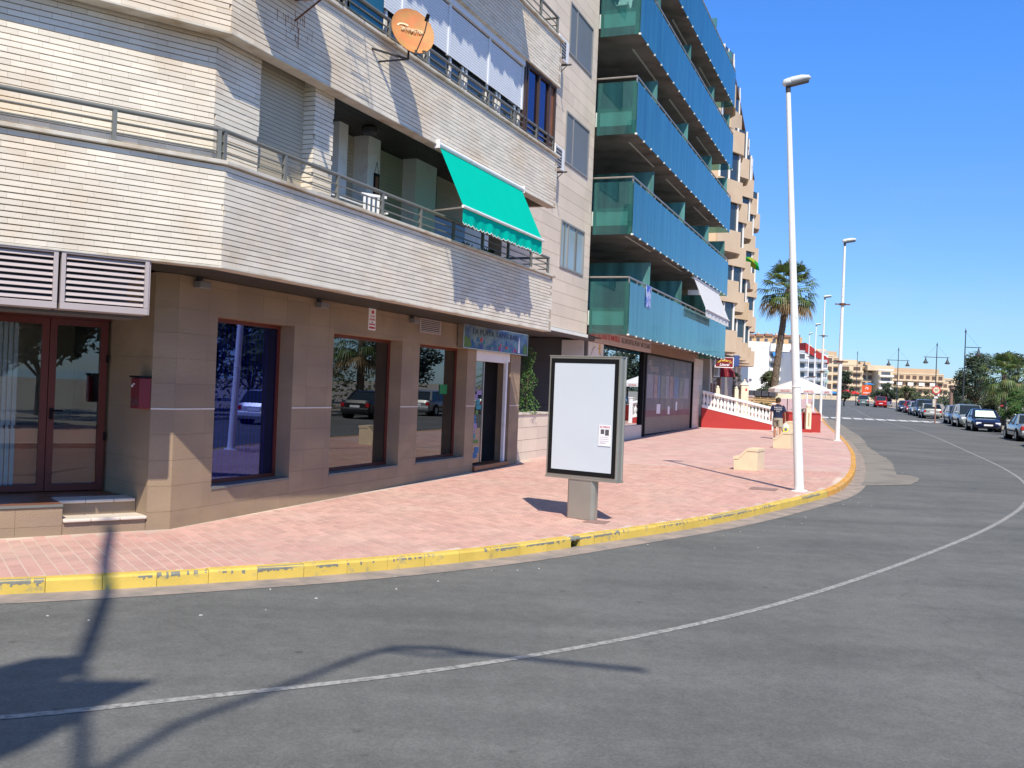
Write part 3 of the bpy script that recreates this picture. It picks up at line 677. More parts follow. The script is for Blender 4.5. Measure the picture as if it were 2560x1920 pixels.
fw=part('shop_front_wall',wb,tan,B1,FA)
tile_face(fw,FA,0,0.0,12.45,-.12,3.265,OPEN,tilem,.60,.3275,-.105)
for a,b in ((0,.79),(2.62,3.76),(6.17,6.90),(9.2,9.69),(11.8,12.45)): part('wall_strip',MB().box(0,.006,a,b,1.525,1.545),marble,B1,FA)
# canted end (frame FB)
wb=MB(); wb.box(-.30,-.010,-.30,.0,-.3,3.27); cw=part('corner_wall',wb,tan,B1,FB)
tile_face(cw,FB,0,-.30,0.0,-.12,3.265,[],tilem,.30,.3275,-.105)
part('wall_strip',MB().box(0,.006,-.30,0,1.525,1.545),marble,B1,FB)
part('recess_wall',MB().prism([(-.01,-.302),(-.01,-.12),(-1.5,-.3),(-1.5,-.502)],.0,3.26),tan,B1,FB)
rj=MB()
for z in (.55,.88,1.53,2.19,2.85): 
    rj.add([(-.02,-.306,z),(-1.44,-.4975,z),(-1.44,-.4975,z+.006),(-.02,-.306,z+.006)],[(0,1,2,3)])
part('tile_joints',rj,tilem.materials[0] if 0 else tanback,B1,FB)
# entrance steps and platform
pf=MB(); pf.box(-1.5,-.014,-6,-1.285,-.3,.345); plat=part('entrance_platform',pf,tan,B1,FB)
tile_face(plat,FB,0,-6,-1.285,-.12,.335,[],tilem,.60,.23,-.12)
part('platform_floor',MB().box(-1.5,.012,-6,-1.285,.346,.372),floorb,B1,FB); part('platform_edge',MB().box(.0125,.020,-6,-1.285,.340,.373),railm,B1,FB)
stp=MB(); stp.box(-.30,-.014,-1.28,-.306,-.3,.145); stp.box(-1.5,-.31,-1.28,-.35,-.3,.335); part('step_riser',stp,tan,B1,FB)
for k,y in enumerate((-1.28,-.96,-.62)):
    y2=(-.962,-.622,-.30)[k]
    part('step_tread',MB().box(-.33,.035,y,y2-.0,.147,.187),marble,B1,FB,bevel=.012); part('step_tread',MB().box(-.66,-.275,y,y2-(.0 if k<2 else .06),.337,.377),marble,B1,FB,bevel=.012)
part('entrance_floor',MB().box(-1.5,-.66,-1.28,-.47,.337,.372),floorb,B1,FB)
# glazed entrance: fixed leaf and door
def leaf(name,F,x,y0,y1,z0,z1,w,pane,fm,mull=()):
    f=MB(); f.box(x-.03,x+.03,y0,y1,z0,z0+w); f.box(x-.03,x+.03,y0,y1,z1-w,z1); f.box(x-.028,x+.028,y0,y0+w,z0+w,z1-w); f.box(x-.028,x+.028,y1-w,y1,z0+w,z1-w)
    o=part(name,f,fm,B1,F); p=MB().box(x-.004,x+.004,y0+w-.005,y1-w+.005,z0+w-.005,z1-w+.005); q=part('pane',p,pane,o,F); return o
part('door_head',MB().box(-1.36,-1.24,-6,-.505,2.66,2.72),redwood,B1,FB)
ent_door=leaf('entrance_door',FB,-1.3,-1.24,-.52,.385,2.655,.085,clearg,redwood)
part('door_handle',MB().box(-1.27,-1.235,-1.215,-1.175,1.33,1.47).cyl((-1.235,-1.2,1.44),(-1.235,-1.06,1.44),.011),blackm,ent_door,FB)
part('hinge',MB().box(-1.27,-1.25,-.535,-.505,1.05,1.16).box(-1.27,-1.25,-.535,-.505,2.1,2.2),blackm,ent_door,FB)
leaf('fixed_leaf',FB,-1.3,-2.6,-1.25,.385,2.655,.085,clearg,redwood); leaf('fixed_leaf',FB,-1.3,-4,-2.61,.385,2.655,.085,clearg,redwood)
# vertical blind behind the left leaf, interior
bl=ubox(mat('pale_blue_blind',(.55,.66,.68),.7,.05),'blind_slat')
for k in range(14): put(bl,B1,FB@Matrix.Translation((-1.42,-2.42+.062*k,1.52))@Matrix.Rotation(R(25),4,'Z'),-.003,.003,-.029,.029,-1.08,1.1)
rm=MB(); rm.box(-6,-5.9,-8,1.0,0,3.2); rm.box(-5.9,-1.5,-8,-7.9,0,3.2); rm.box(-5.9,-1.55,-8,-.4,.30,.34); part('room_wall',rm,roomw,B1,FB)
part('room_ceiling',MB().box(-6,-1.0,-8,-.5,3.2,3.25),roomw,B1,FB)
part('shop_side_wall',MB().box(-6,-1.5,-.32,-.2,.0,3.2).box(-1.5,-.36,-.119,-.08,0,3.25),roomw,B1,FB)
part('lintel',MB().box(-1.5,-1.2,-8,-.3,2.72,3.26),tan,B1,FB)
# louvre boxes under the first floor (frame FD)
LB=MB(); 
for a,b in ((-1.72,-.81),(-2.66,-1.75),(-3.6,-2.69)):
    LB.box(-.30,-.0,a,b,2.63,2.70); LB.box(-.30,.0,a,b,3.22,3.262)
    LB.box(-.06,.0,a,a+.045,2.70,3.22); LB.box(-.06,.0,b-.045,b,2.70,3.22)
LB.box(-.30,-.02,-.81,-.79,2.63,3.262)
part('louvre_frame',LB,louv,B1,FD,bevel=.004)
lm=ubox(louv,'louvre_blade')
for a,b in ((-1.72,-.81),(-2.66,-1.75),(-3.6,-2.69)):
    for k in range(8):
        piece('louvre_blade',lm,B1,FD@Matrix.Translation((-.035,(a+b)/2,2.735+k*.064))@Matrix.Rotation(R(-35),4,'Y')@Matrix.Diagonal((.006,b-a-.092,.046,1)))
part('louvre_backing',MB().box(-.9,-.85,-4,-.81,2.64,3.26).box(-.9,-.30,-4,-.79,2.60,2.629),roomw,B1,FD)
part('fan_cowl',MB().lathe((0,0,0),[(.22,0),(.22,.04),(.05,.05)],14),darkm,B1,FD@Matrix.Translation((-.84,-1.2,2.97))@Matrix.Rotation(R(90),4,'Y'))
# shop windows
def shopwin(y0,y1,z0,z1,glass,split=None):
    x=-.28; w=.055
    f=MB(); f.box(x-.03,x+.03,y0,y1,z0,z0+w); f.box(x-.03,x+.03,y0,y1,z1-w,z1); f.box(x-.028,x+.028,y0,y0+w,z0+w,z1-w); f.box(x-.028,x+.028,y1-w,y1,z0+w,z1-w)
    o=part('shop_window',f,redwood,B1,FA)
    part('pane',MB().box(x-.004,x+.004,y0+w-.005,y1-w+.005,z0+w-.005,z1-w+.005),glass,o,FA)
    part('sill',MB().box(-.25,.012,y0-.004,y1+.0,z0-.035,z0+.001),railm,o,FA)
    return o
shopwin(*OPEN[0],blueg); shopwin(*OPEN[1],shopg); shopwin(*OPEN[2],shopg)
bb=ubox(mat('deep_blue_blind',(.10,.15,.42),.8,.05),'blind_slat')
for k in range(19): put(bb,B1,FA@Matrix.Translation((-.42,.84+.093*k,1.62))@Matrix.Rotation(R(20),4,'Z'),-.003,.003,-.043,.043,-1.1,1.1)
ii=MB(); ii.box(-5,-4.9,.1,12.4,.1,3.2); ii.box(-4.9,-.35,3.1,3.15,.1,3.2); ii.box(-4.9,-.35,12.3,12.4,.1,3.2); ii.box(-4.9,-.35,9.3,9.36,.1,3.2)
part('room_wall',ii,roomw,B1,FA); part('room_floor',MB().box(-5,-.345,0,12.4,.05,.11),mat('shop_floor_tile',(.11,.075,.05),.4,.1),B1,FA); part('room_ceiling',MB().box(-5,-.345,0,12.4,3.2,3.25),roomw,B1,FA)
part('white_partition',MB().box(-2.2,-2.1,10.95,12.3,.1,3.1),white,B1,FA)
part('counter',MB().box(-2.6,-2.1,4.4,5.8,.1,1.0),mat('orange_counter',(.35,.09,.02),.5,.1),B1,FA)
part('blue_curtain',MB().box(-.42,-.40,5.75,6.1,.5,2.7).box(-.42,-.40,8.85,9.14,.5,2.7),mat('navy_curtain',(.04,.05,.12),.9,.1),B1,FA)
# decals: green cafe sticker and motorbike poster reading as small prints
part('sticker',MB().box(-.268,-.266,8.42,8.78,1.78,1.98),mat('green_sticker',(.01,.20,.05),.6,.05),B1,FA)
# doorway of the little shop
part('door_track',MB().box(-.10,-.03,11.58,11.68,.2,2.64),white,B1,FA); part('roller_box',MB().box(-.16,-.02,9.72,11.78,2.58,2.775).box(-.14,-.03,9.72,11.7,2.545,2.58),white,B1,FA,bevel=.006)
sd_=part('glass_door',MB().box(-.16,-.12,9.72,9.76,.25,2.55).box(-.16,-.12,10.42,10.46,.25,2.55),steel,B1,FA)
part('pane',MB().box(-.145,-.138,9.76,10.42,.25,2.55),shopg,sd_,FA)
rnd=random.Random(5); SC=[mat('sticker_blue',(.02,.14,.33),.6,.1),mat('sticker_green',(.10,.22,.05),.6,.1),mat('sticker_teal',(.02,.25,.30),.6,.1),mat('sticker_lilac',(.30,.22,.42),.6,.1)]
for k in range(16):
    z=.35+k*.11; y=rnd.uniform(9.8,10.1); part('sticker',MB().box(-.134-.001*(k%3),-.1325-.001*(k%3),y,y+rnd.uniform(.1,.3),z,z+rnd.uniform(.08,.14)),SC[(k*3//5)%4],sd_,FA)
part('threshold',MB().box(-.35,.06,9.69,11.8,.10,.20),floorb,B1,FA)
# recess between the two buildings
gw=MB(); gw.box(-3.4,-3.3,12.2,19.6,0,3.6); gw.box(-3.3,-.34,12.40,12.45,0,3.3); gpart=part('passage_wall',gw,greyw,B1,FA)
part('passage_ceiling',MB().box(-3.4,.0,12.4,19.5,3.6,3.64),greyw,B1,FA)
pj=MB(); 
for z in (1.0,1.75,2.5,3.1): pj.box(-3.3,-3.297,12.5,19.4,z,z+.012)
part('panel_joints',pj,darkm,B1,FA)
dp=MB()
for y in (12.75,12.95): dp.cyl((-.9,y,.2),(-.9,y,3.5),.045,n=8)
dp.box(-1.05,-.85,13.1,13.35,2.3,3.45)
part('drain_pipes',dp,darkm,B1,FA)
# building core above, unseen sides
part('core_wall',MB().box(-9,-3.6,-2,12,0,13.2).box(-3.7,-1.62,2.3,10.6,3.4,13.2),cream,B1,FA)
# ---- attached things
def walllight(s,label):
    t=thing('wall_light',label,'wall light',FA@Matrix.Translation((0,s,3.17)),'wall lights on the tan wall')
    part('lamp_body',MB().box(.0,.12,-.11,.11,-.045,.045),mat('grey_lamp_%d'%int(s*10),(.20,.20,.20),.5,.05),t,bevel=.008); part('bracket',MB().box(.0,.02,-.05,.05,.045,.10),darkm,t)
walllight(.37,'grey box wall light nearest the corner, left of the blue window'); walllight(3.27,'grey box wall light between the blue window and the alarm notice'); walllight(6.5,'grey box wall light beside the white air vent')
t=thing('alarm_notice','narrow white and red alarm notice on the tan wall','notice',FA@Matrix.Translation((0,4.98,3.08)))
part('plate',MB().box(.0,.008,-.125,.125,-.19,.19),paper,t,bevel=.002)
part('print',MB().box(.008,.0095,-.03,.05,.10,.155).box(.008,.0095,-.10,.10,-.10,-.075).box(.008,.0095,-.10,.10,-.165,-.13),redi,t)
lettering('ALARMA',.052,redi,t,facing(WM[t],.009,0,-.005)); lettering('24 h',.035,darki,t,facing(WM[t],.009,0,-.05)); lettering('Conectada',.035,redi,t,facing(WM[t],.009,0,.055),shear=.3)
t=thing('air_vent','small white louvred vent on the tan wall beside the shop sign','vent',FA@Matrix.Translation((0,7.28,3.26-.14)))
part('frame',MB().box(0,.03,-.47,-.43,-.135,.135).box(0,.03,.43,.47,-.135,.135).box(0,.03,-.43,.43,.115,.135).box(0,.03,-.43,.43,-.135,-.115),louv,t)
for k in range(6): part('vent_blade',MB().box(.004,.026,-.43,.43,-.105+k*.037,-.087+k*.037),louv,t)
part('back',MB().box(.0,.003,-.43,.43,-.12,.12),darkm,t)
t=thing('shop_sign','long painted seaside sign with figures above the open shop doorway','shop sign',FA@Matrix.Translation((.0,10.55,3.06)))
part('board',MB().box(.02,.14,-1.92,1.92,-.27,.21),mat('sign_sky_print',(.17,.27,.30),.5,.25,3.5,c2=(.03,.09,.25),c2s=2.2,c2t=.52,stretch=(1,1,2)),t)
part('frame',MB().box(.02,.155,-1.95,-1.92,-.29,.23).box(.02,.155,1.92,1.95,-.29,.23).box(.02,.155,-1.92,1.92,.21,.23).box(.02,.155,-1.92,1.92,-.29,-.27),steel,t)
rnd=random.Random(9)
for k in range(34):
    y=rnd.uniform(-1.7,1.5); z=rnd.uniform(-.25,-.05); c=[SC[0],SC[1],SC[2],redi,bluei,SC[3]][k%6]; w=rnd.uniform(.04,.10); h=rnd.uniform(.06,.14)
    part('painted_figure',MB().extr([(-w,-h/2),(w*.9,-h/2),(w*.5,h*.3),(0,h/2),(-w*.6,h*.2)],facing(WM[t],.141+.0008*(k%5),y,max(z,-.2)),.002),c,t,Matrix.Identity(4))
for sy in (-1.8,1.78): part('painted_hill',MB().extr([(-.14,-.14),(.14,-.14),(.12,.02),(0,.1),(-.12,.03)],facing(WM[t],.147,sy,-.11),.002),SC[1],t,Matrix.Identity(4))
part('painted_lighthouse',MB().extr([(-.07,-.25),(.07,-.25),(.03,.05),(0,.14),(-.03,.05)],facing(WM[t],.148,1.35,-.0),.002),paper,t,Matrix.Identity(4))
lettering('LA PLAYA TAPAS BAR',.17,mat('dull_slate_print',(.07,.10,.16),.7),t,facing(WM[t],.149,-.1,.09),width=2.7)
# mailbox
t=thing('mailbox','maroon metal mailbox on the dark recess wall beside the entrance','mailbox',FB@Matrix.Translation((-.13,-.32,1.53))@Matrix.Rotation(R(7.5),4,'Z'))
part('box',MB().box(-.13,.13,-.15,-.0,0,.39),maroon,t,bevel=.012); part('lid',MB().box(-.14,.14,-.17,.0,.392,.415),blackm,t); part('keyhole',MB().box(-.05,-.02,-.155,-.1505,.30,.32).box(-.10,-.06,-.155,-.1505,.27,.30),paper,t)
lettering('515',.13,darki,t,WM[t]@Matrix.Translation((0,-.152,.075))@Matrix(((-1,0,0,0),(0,0,-1,0),(0,1,0,0),(0,0,0,1)))@Matrix.Rotation(R(0),4,'Z')@Matrix.Diagonal((-1,1,1,1)))
# fire extinguisher inside
t=thing('fire_extinguisher','dark red fire extinguisher hanging inside behind the glass door','fire extinguisher',FB@Matrix.Translation((-1.95,-.58,1.55))@Matrix.Diagonal((.8,.8,.8,1)))
part('cylinder',MB().lathe((0,0,0),[(.07,0),(.075,.02),(.075,.36),(.04,.43),(.02,.45)],12),maroon,t,smooth=40); part('valve',MB().box(-.02,.02,-.05,.03,.45,.52).cyl((0,-.05,.48),(0,-.10,.2),.01),blackm,t)
t=thing('orange_desk','orange reception desk seen through the entrance door','desk',FB@Matrix.Translation((-1.72,-1.1,.34)))
part('front',MB().box(-.25,.25,-.7,.6,.12,.85),mat('orange_desk_paint',(.75,.15,.04),.5,.08),t); part('desk_top',MB().box(-.3,.3,-.72,.62,.85,.9),redwood,t); part('plinth',MB().box(-.22,.22,-.68,.58,0,.12),blackm,t)
t=thing('small_white_table','small white shelf table behind the glass beside the blind','table',FB@Matrix.Translation((-1.75,-1.95,.34)))
part('table_top',MB().box(-.15,.15,-.22,.14,.62,.66),white,t)
for a in (-.12,.12):
    for b in (-.2,.1): part('leg',MB().box(a-.02,a+.02,b-.02,b+.02,0,.62),white,t)
part('shelf',MB().box(-.13,.13,-.2,.12,.3,.32),white,t)
# dish
DF=FC@Matrix.Translation((.42,3.55,7.22))
nrm=Vector((math.sin(R(30)),-math.cos(R(30)),.30)).normalized()
t=thing('satellite_dish','rusty orange satellite dish bolted to the second-floor parapet','satellite dish',Matrix.Translation(DF.translation)@Matrix.Rotation(0,4,'Z'))
q=nrm.to_track_quat('Z','Y').to_matrix().to_4x4()
DM=Matrix.Translation(DF.translation)@q
d=MB(); prof=[(.0,-.055)]+[(.33*k/6,-.055+.055*(k/6)**2) for k in range(1,7)]+[(.345,.008),(.345,-.006),(.2,-.05),(.0,-.075)]
d.lathe((0,0,0),prof,28,cap=False); d.v=[(x*1.0,y*1.08,z) for x,y,z in d.v]
part('reflector',d,rust,t,DM,smooth=40)
part('feed_arm',MB().cyl((.02,-.36,-.01),(.04,-.20,.30),.009).cyl((.04,-.20,.30),(.05,-.06,.40),.009).box(.0,.03,-.40,-.33,-.03,.02),darkm,t,DM)
part('receiver_head',MB().cyl((.05,-.06,.36),(.05,-.0,.44),.032,.026,n=10),blackm,t,DM,smooth=40)
part('wall_bracket',MB().cyl((0,0,-.07),(0,-.1,-.16),.03).cyl((0,-.1,-.16),(-.02,-.36,-.2),.018),darkm,t,DM)
wi=WM[t].inverted()
part('bracket_arm',MB().cyl(DM@Vector((-.02,-.36,-.2)),FC@Vector((.0,3.1,6.85)),.018).cyl(DM@Vector((-.02,-.36,-.2)),FC@Vector((.0,3.3,6.72)),.014),darkm,t,Matrix.Identity(4))
creamp=mat('dish_cream_print',(.82,.66,.42),.6)
lettering('SKYMASTER',.085,creamp,t,DM@Matrix.Translation((0,.02,-.026)),ext=.012,width=.36)
arc=MB(); A=[(-.13+.11*math.cos(a),.06+.06*math.sin(a)) for a in [R(180-14*k) for k in range(11)]]; Bq=[(-.13+.085*math.cos(a),.055+.04*math.sin(a)) for a in [R(180-14*k) for k in range(11)]]
for k in range(10): arc.add([(A[k][0],A[k][1],-.024),(A[k+1][0],A[k+1][1],-.024),(Bq[k+1][0],Bq[k+1][1],-.024),(Bq[k][0],Bq[k][1],-.024)],[(0,1,2,3)])
part('arc_emblem',arc,creamp,t,DM)
# green awning
def awning(label,F,y0,y1,zt,xb,zb,cloth,group=None,vd=.22,arms=True,bar=True):
    t=thing('awning',label,'awning',F@Matrix.Translation((0,y0,zt)),group)
    c=MB(); L=y1-y0; n=24
    for k in range(n):
        a,b=L*k/n,L*(k+1)/n; c.add([(.03,a,-.03),(.03,b,-.03),(xb,b,zb-zt),(xb,a,zb-zt)],[(0,1,2,3)])
    part('cloth',c,cloth,t)
    v=MB(); n=int(L/.125); st=4
    for k in range(n*st):
        a,b=L*k/(n*st),L*(k+1)/(n*st)
        za=-vd+.035*abs(math.sin(math.pi*k/st)); zb_=-vd+.035*abs(math.sin(math.pi*(k+1)/st))
        za,zb_=-vd-.035+ (-za-vd)*1.0, -vd-.035+(-zb_-vd)*1.0
        wv=lambda q: xb-.02+.02*math.sin(q*7)+.015*math.sin(q*17+1)
        v.add([(xb-.01,a,zb-zt-.02),(xb-.01,b,zb-zt-.02),(wv(b),b,zb-zt+zb_),(wv(a),a,zb-zt+za)],[(0,1,2,3)])
        if arms: pass
    part('valance',v,cloth,t)
    tr=MB()
    for k in range(n*st):
        a,b=L*k/(n*st),L*(k+1)/(n*st); za=-vd-.035+(-(-vd+.035*abs(math.sin(math.pi*k/st)))-vd); zb_=-vd-.035+(-(-vd+.035*abs(math.sin(math.pi*(k+1)/st)))-vd)
        wv=lambda q: xb-.02+.02*math.sin(q*7)+.015*math.sin(q*17+1)
        tr.cyl((wv(a),a,zb-zt+za),(wv(b),b,zb-zt+zb_),.006,n=4,cap=False)
    part('valance_trim',tr,white,t)
    part('front_bar',MB().cyl((xb+.01,-.04,zb-zt),(xb+.01,L+.03,zb-zt),.028,n=8),white,t,smooth=50)
    part('roller_tube',MB().cyl((.02,-.05,0),(.02,L+.05,0),.05,n=10),white,t,smooth=50); part('end_plate',MB().box(-.03,.07,-.07,-.05,-.07,.07).box(-.03,.07,L+.05,L+.07,-.07,.07),white,t)
    if arms:
        for y in (.04,L-.04): part('side_arm',MB().cyl((xb,y,zb-zt),(-.02,y-.05,zb-zt-.05),.014,n=6),steel,t)
    return t
awning('bright green scalloped awning let down over the first-floor railing',FC,5.3,8.95,5.98,.52,4.93,greenc)
awning('cream awning stretched out over the third-floor balcony at the top edge',FC,1.5,7.7,11.25,.95,10.75,mat('cream_awning_cloth',(.55,.48,.36),.8,.03,trans=.1))
# air conditioner over the parapet at the top edge
def acunit(label,F,w=.8,h=.55,dp=.28,group='air conditioners on the facades',old=False):
    t=thing('air_conditioner',label,'air conditioner',F,group); fm=rustd if old else white
    part('casing',MB().box(.02,dp,-w/2,w/2,0,h),white if not old else mat('dirty_white',(.45,.38,.3),.7,.2,5),t,bevel=.015)
    g_=MB(); g_.box(dp-.002,dp+.006,-w/2+.06,w/2-.25,.06,h-.06); part('fan_grille',g_,darkm,t)
    for k in range(6): part('grille_bar',MB().box(dp+.006,dp+.012,-w/2+.06,w/2-.25,.09+k*(h-.18)/5,.10+k*(h-.18)/5),white,t)
    sg=MB()
    for z in [.08+.055*k for k in range(int((h-.12)/.055))]: sg.box(.06,dp-.05,-w/2-.006,-w/2-.001,z,z+.03)
    part('side_grille',sg,darkm,t)
    for y in (-w*.35,w*.35): part('bracket',MB().box(0,dp+.12,y-.02,y+.02,-.04,-.005).cyl((.01,y,-.30),(dp,y,-.04),.012),fm if old else darkm,t)
    return t
acunit('old rust-stained air conditioner on a frame at the top left of the picture',FC@Matrix.Translation((.05,.75,6.83)),1.1,.62,.45,old=True)
st_=MB(); rnd=random.Random(4)
stain=mat('rust_stain',(.30,.12,.04),.9,.3,10)
for k in range(26):
    y=1.0+rnd.gauss(0,.22)+.2; z=6.62+rnd.uniform(-.25,.1); st_.box(.0035,.0045,y,y+rnd.uniform(.004,.012),z-rnd.uniform(.03,.16),z)
part('rust_runs',st_,stain,B1,FC,kind='stuff')
# clothes airer out of a window above (its shadow falls on the brick)
t=thing('clothes_airer','thin wire clothes airer hung outside the brick parapet above','clothes airer',FC@Matrix.Translation((.12,1.5,8.05)))
ar=MB()
for k in range(7): ar.cyl((.05+.1*k,0,0-.03*k),(.05+.1*k,.9-.09*k,-.03*k),.008,n=5,cap=False)
for k in range(7): ar.cyl((.05,.1*k+.05,0),(.65-.06*k,.1*k+.05,-.16),.006,n=5,cap=False)
ar.cyl((.05,0,0),(.75,.35,-.2),.012,n=5); ar.cyl((.05,.9,0),(.75,.35,-.2),.012,n=5); part('wires',ar,darkm,t)
# planter and shrub
t=thing('stone_planter','beige stone planter box at the mouth of the grey passage','planter',FA@Matrix.Translation((-.25,0,0)))
part('core',MB().box(-1.0,-.012,12.46,15.55,0,1.27),stonej,t); part('cap',MB().box(-1.05,.03,12.46,15.60,1.272,1.33),coping,t,bevel=.01)
pm_=ubox(stone,'stone_panel')
for z0,z1 in ((.02,.30),(.31,.62),(.63,.94),(.95,1.265)):
    for a,b in ((12.47,13.48),(13.49,14.52),(14.53,15.54)): put(pm_,t,WM[t],-.012,.0,a,b,z0,z1)
sb=thing('potted_shrub','bushy green climbing shrub standing in the stone planter','shrub',FA@Matrix.Translation((-.40,14.05,1.3)))
part('stem',MB().cyl((0,0,-.3),(0,.05,1.2),.02).cyl((0,0,.2),(.1,.2,.9),.012).cyl((0,0,.3),(-.1,-.15,.8),.012),barkm,sb)
lf=MB(); rnd=random.Random(12)
for k in range(1500):
    z=rnd.uniform(0,1.75); rr=.36*(1-.45*(z/1.75)**1.5)*(.75+.25*math.sin(z*9)); a=rnd.uniform(0,6.283); r_=rr*math.sqrt(rnd.random()); c=Vector((r_*math.cos(a),r_*math.sin(a)+.05*math.sin(z*5),z))
    s=rnd.uniform(.025,.05); u=Vector((rnd.gauss(0,1),rnd.gauss(0,1),rnd.gauss(-.4,.6))).normalized(); v_=u.orthogonal().normalized()
    lf.add([c,c+u*s*.6+v_*s*.4,c+u*s*1.5,c+u*s*.6-v_*s*.4],[(0,1,2,3)])
part('foliage',lf,leafg,sb,kind='stuff')
# balcony furniture on the first floor
def pchair(label,F,m=white):
    t=thing('plastic_chair',label,'chair',F,'plastic chairs on balconies')
    part('seat',MB().box(-.22,.22,-.22,.22,.42,.45),m,t,bevel=.01)
    for a in (-1,1):
        for b in (-1,1): part('leg',MB().cyl((a*.19,b*.19,.42),(a*.24,b*.24,0),.018,n=6),m,t)
        part('armrest',MB().box(-.24*1,.2,a*.25-.02,a*.25+.02,.63,.655).cyl((.18,a*.25,.63),(.2,a*.22,.43),.014,n=6),m,t)
    bk=MB(); bk.box(-.27,-.245,-.22,.22,.86,.90)
    for k in range(5): bk.box(-.26,-.245,-.18+.08*k,-.14+.08*k,.45,.87)
    part('backrest',bk,m,t); return t
fz=3.66
t=thing('plastic_table','white plastic table standing behind the first-floor railing','table',FC@Matrix.Translation((-.75,3.35,fz+.32)))
part('table_top',MB().box(-.3,.3,-.62,.62,.70,.73),white,t,bevel=.01)
for a in (-.25,.25):
    for b in (-.5,.5): part('leg',MB().cyl((a,b,.7),(a*1.1,b*1.15,0),.022,n=6),white,t)
pchair('white plastic chair behind the white table on the first-floor balcony',FC@Matrix.Translation((-.55,4.0,fz+.32))@Matrix.Rotation(R(150),4,'Z'))
t=thing('patterned_cushion','blue green patterned cushion under the white balcony table','cushion',FC@Matrix.Translation((-.55,3.3,fz+.75)))
part('cushion_cover',MB().box(-.08,.08,-.35,.35,-.12,.15),mat('pattern_cloth',(.03,.20,.30),.9,.3,6,c2=(.5,.55,.5),c2s=9,c2t=.55,c2w=.03),t,bevel=.04)
t=thing('hanging_picture','small dark framed picture hung on a white balcony pillar','picture',FC@Matrix.Translation((-1.215,5.38,5.35)))
part('frame',MB().box(0,.02,-.08,.08,-.22,.22),blackm,t); part('print',MB().box(.02,.022,-.05,.05,-.17,.17),mat('brown_print',(.22,.09,.05),.7,.3,20),t); part('cord',MB().cyl((.01,-.07,.22),(.01,0,.42),.004,n=4).cyl((.01,.07,.22),(.01,0,.42),.004,n=4),darkm,t)
def pot(label,F,h=.5):
    t=thing('potted_plant',label,'potted plant',F); part('pot',MB().lathe((0,0,0),[(.10,0),(.15,.25),(.16,.27),(.13,.27)],12),rooft,t,smooth=40)
    l=MB(); rn=random.Random(int(h*100))
    for k in range(140):
        a=rn.uniform(0,6.28); s=rn.uniform(.1,.25); c=Vector((.08*math.cos(a)*rn.random(),.08*math.sin(a)*rn.random(),.27)); u=Vector((math.cos(a)*rn.random(),math.sin(a)*rn.random(),rn.uniform(.5,1.5))).normalized(); v_=u.cross(Vector((0,0,1))).normalized()*.012
        c2=c+u*s*h*2; l.add([c-v_,c+v_,c2+v_,c2+Vector((0,0,-.02))-v_],[(0,1,2,3)])
    part('leaves',l,leafd,t,kind='stuff')
pot('dark spiky potted plant behind the railing under the green awning',FC@Matrix.Translation((-.35,8.1,4.2)),.45); pot('small potted plant at the right end of the first-floor balcony',FC@Matrix.Translation((-.45,7.3,4.25)),.35)
# ================================================================ GLASS BALCONY BUILDING
B2=thing('glass_balcony_building','beige stone building with long rows of teal glass balconies','building',FA)
body=MB(); body.box(-.8,-.014,10.9,17.93,3.66,20.8); sw=part('stone_wall',body,stonej,B2,FA)
WN=[(15.12,17.28,5.32,6.62),(15.2,17.36,8.2,9.62),(15.2,17.36,11.2,12.62),(15.2,17.36,14.2,15.6)]
z=3.655; k=0
stp_=ubox(stone,'stone_panel')
while z<14.5:
    y=10.9-.45*(k%2)*1
    while y<17.93:
        c,d=max(y,10.9),min(y+.9,17.93)
        if d-c>.02:
            for r in rects_minus(c,d,z,z+.327,WN): 
                if r[1]-r[0]>.02 and r[3]-r[2]>.02: put(stp_,sw,FA,-.014,.0,r[0]+.0006,r[1]-.0006,r[2]+.004,r[3]-.004)
        y+=.9
    z+=.327; k+=1
part('wall_upper',MB().box(-.014,0,10.9,17.93,z,20.8),stone,B2,FA)
part('bottom_trim',MB().box(-.02,.05,11.3,17.93,3.55,3.64),slabw,B2,FA); part('lintel',MB().box(-.35,-.02,12.5,18.9,3.5,3.66),greyw,B2,FA)
greysh=mat('blue_grey_shutter',(.165,.195,.225),.6,.05)
gs=ubox(greysh,'shutter_slat')
for i,(a,b,c,d) in enumerate(WN):
    fm=MB(); x=-.05
    # carve look: dark recess box placed 2 mm proud of the wall core
    part('window_reveal',MB().box(-.0135,-.012,a,b,c,d),darkm,B2,FA)
    f=MB(); f.box(-.012,.03,a,b,c,c+.05); f.box(-.012,.03,a,b,d-.05,d); f.box(-.012,.028,a,a+.05,c+.05,d-.05); f.box(-.012,.028,b-.05,b,c+.05,d-.05); f.box(-.012,.026,a+.62,a+.68,c+.05,d-.05)
    o=part('window_frame',f,mat('grey_window_frame%d'%i,(.26,.26,.25),.45,.05),B2,FA)
    if i==0:
        part('pane',MB().box(-.011,-.006,a+.05,b-.05,c+.05,d-.05),mat('pale_curtain',(.30,.40,.42),.3,.15,3,spec=.9,stretch=(6,6,.3)),o,FA)
        part('sash',MB().box(-.005,.02,a+1.35,a+1.47,c+.05,d-.05).box(-.005,.02,a+.32,a+.36,c+.05,d-.05),railm,o,FA)
    else:
        n=20
        for k in range(n):
            z0=c+.06+(d-c-.12)*k/n; put(gs,o,FA,-.008,.008,a+.055,b-.055,z0+.003,z0+(d-c-.12)/n-.002)
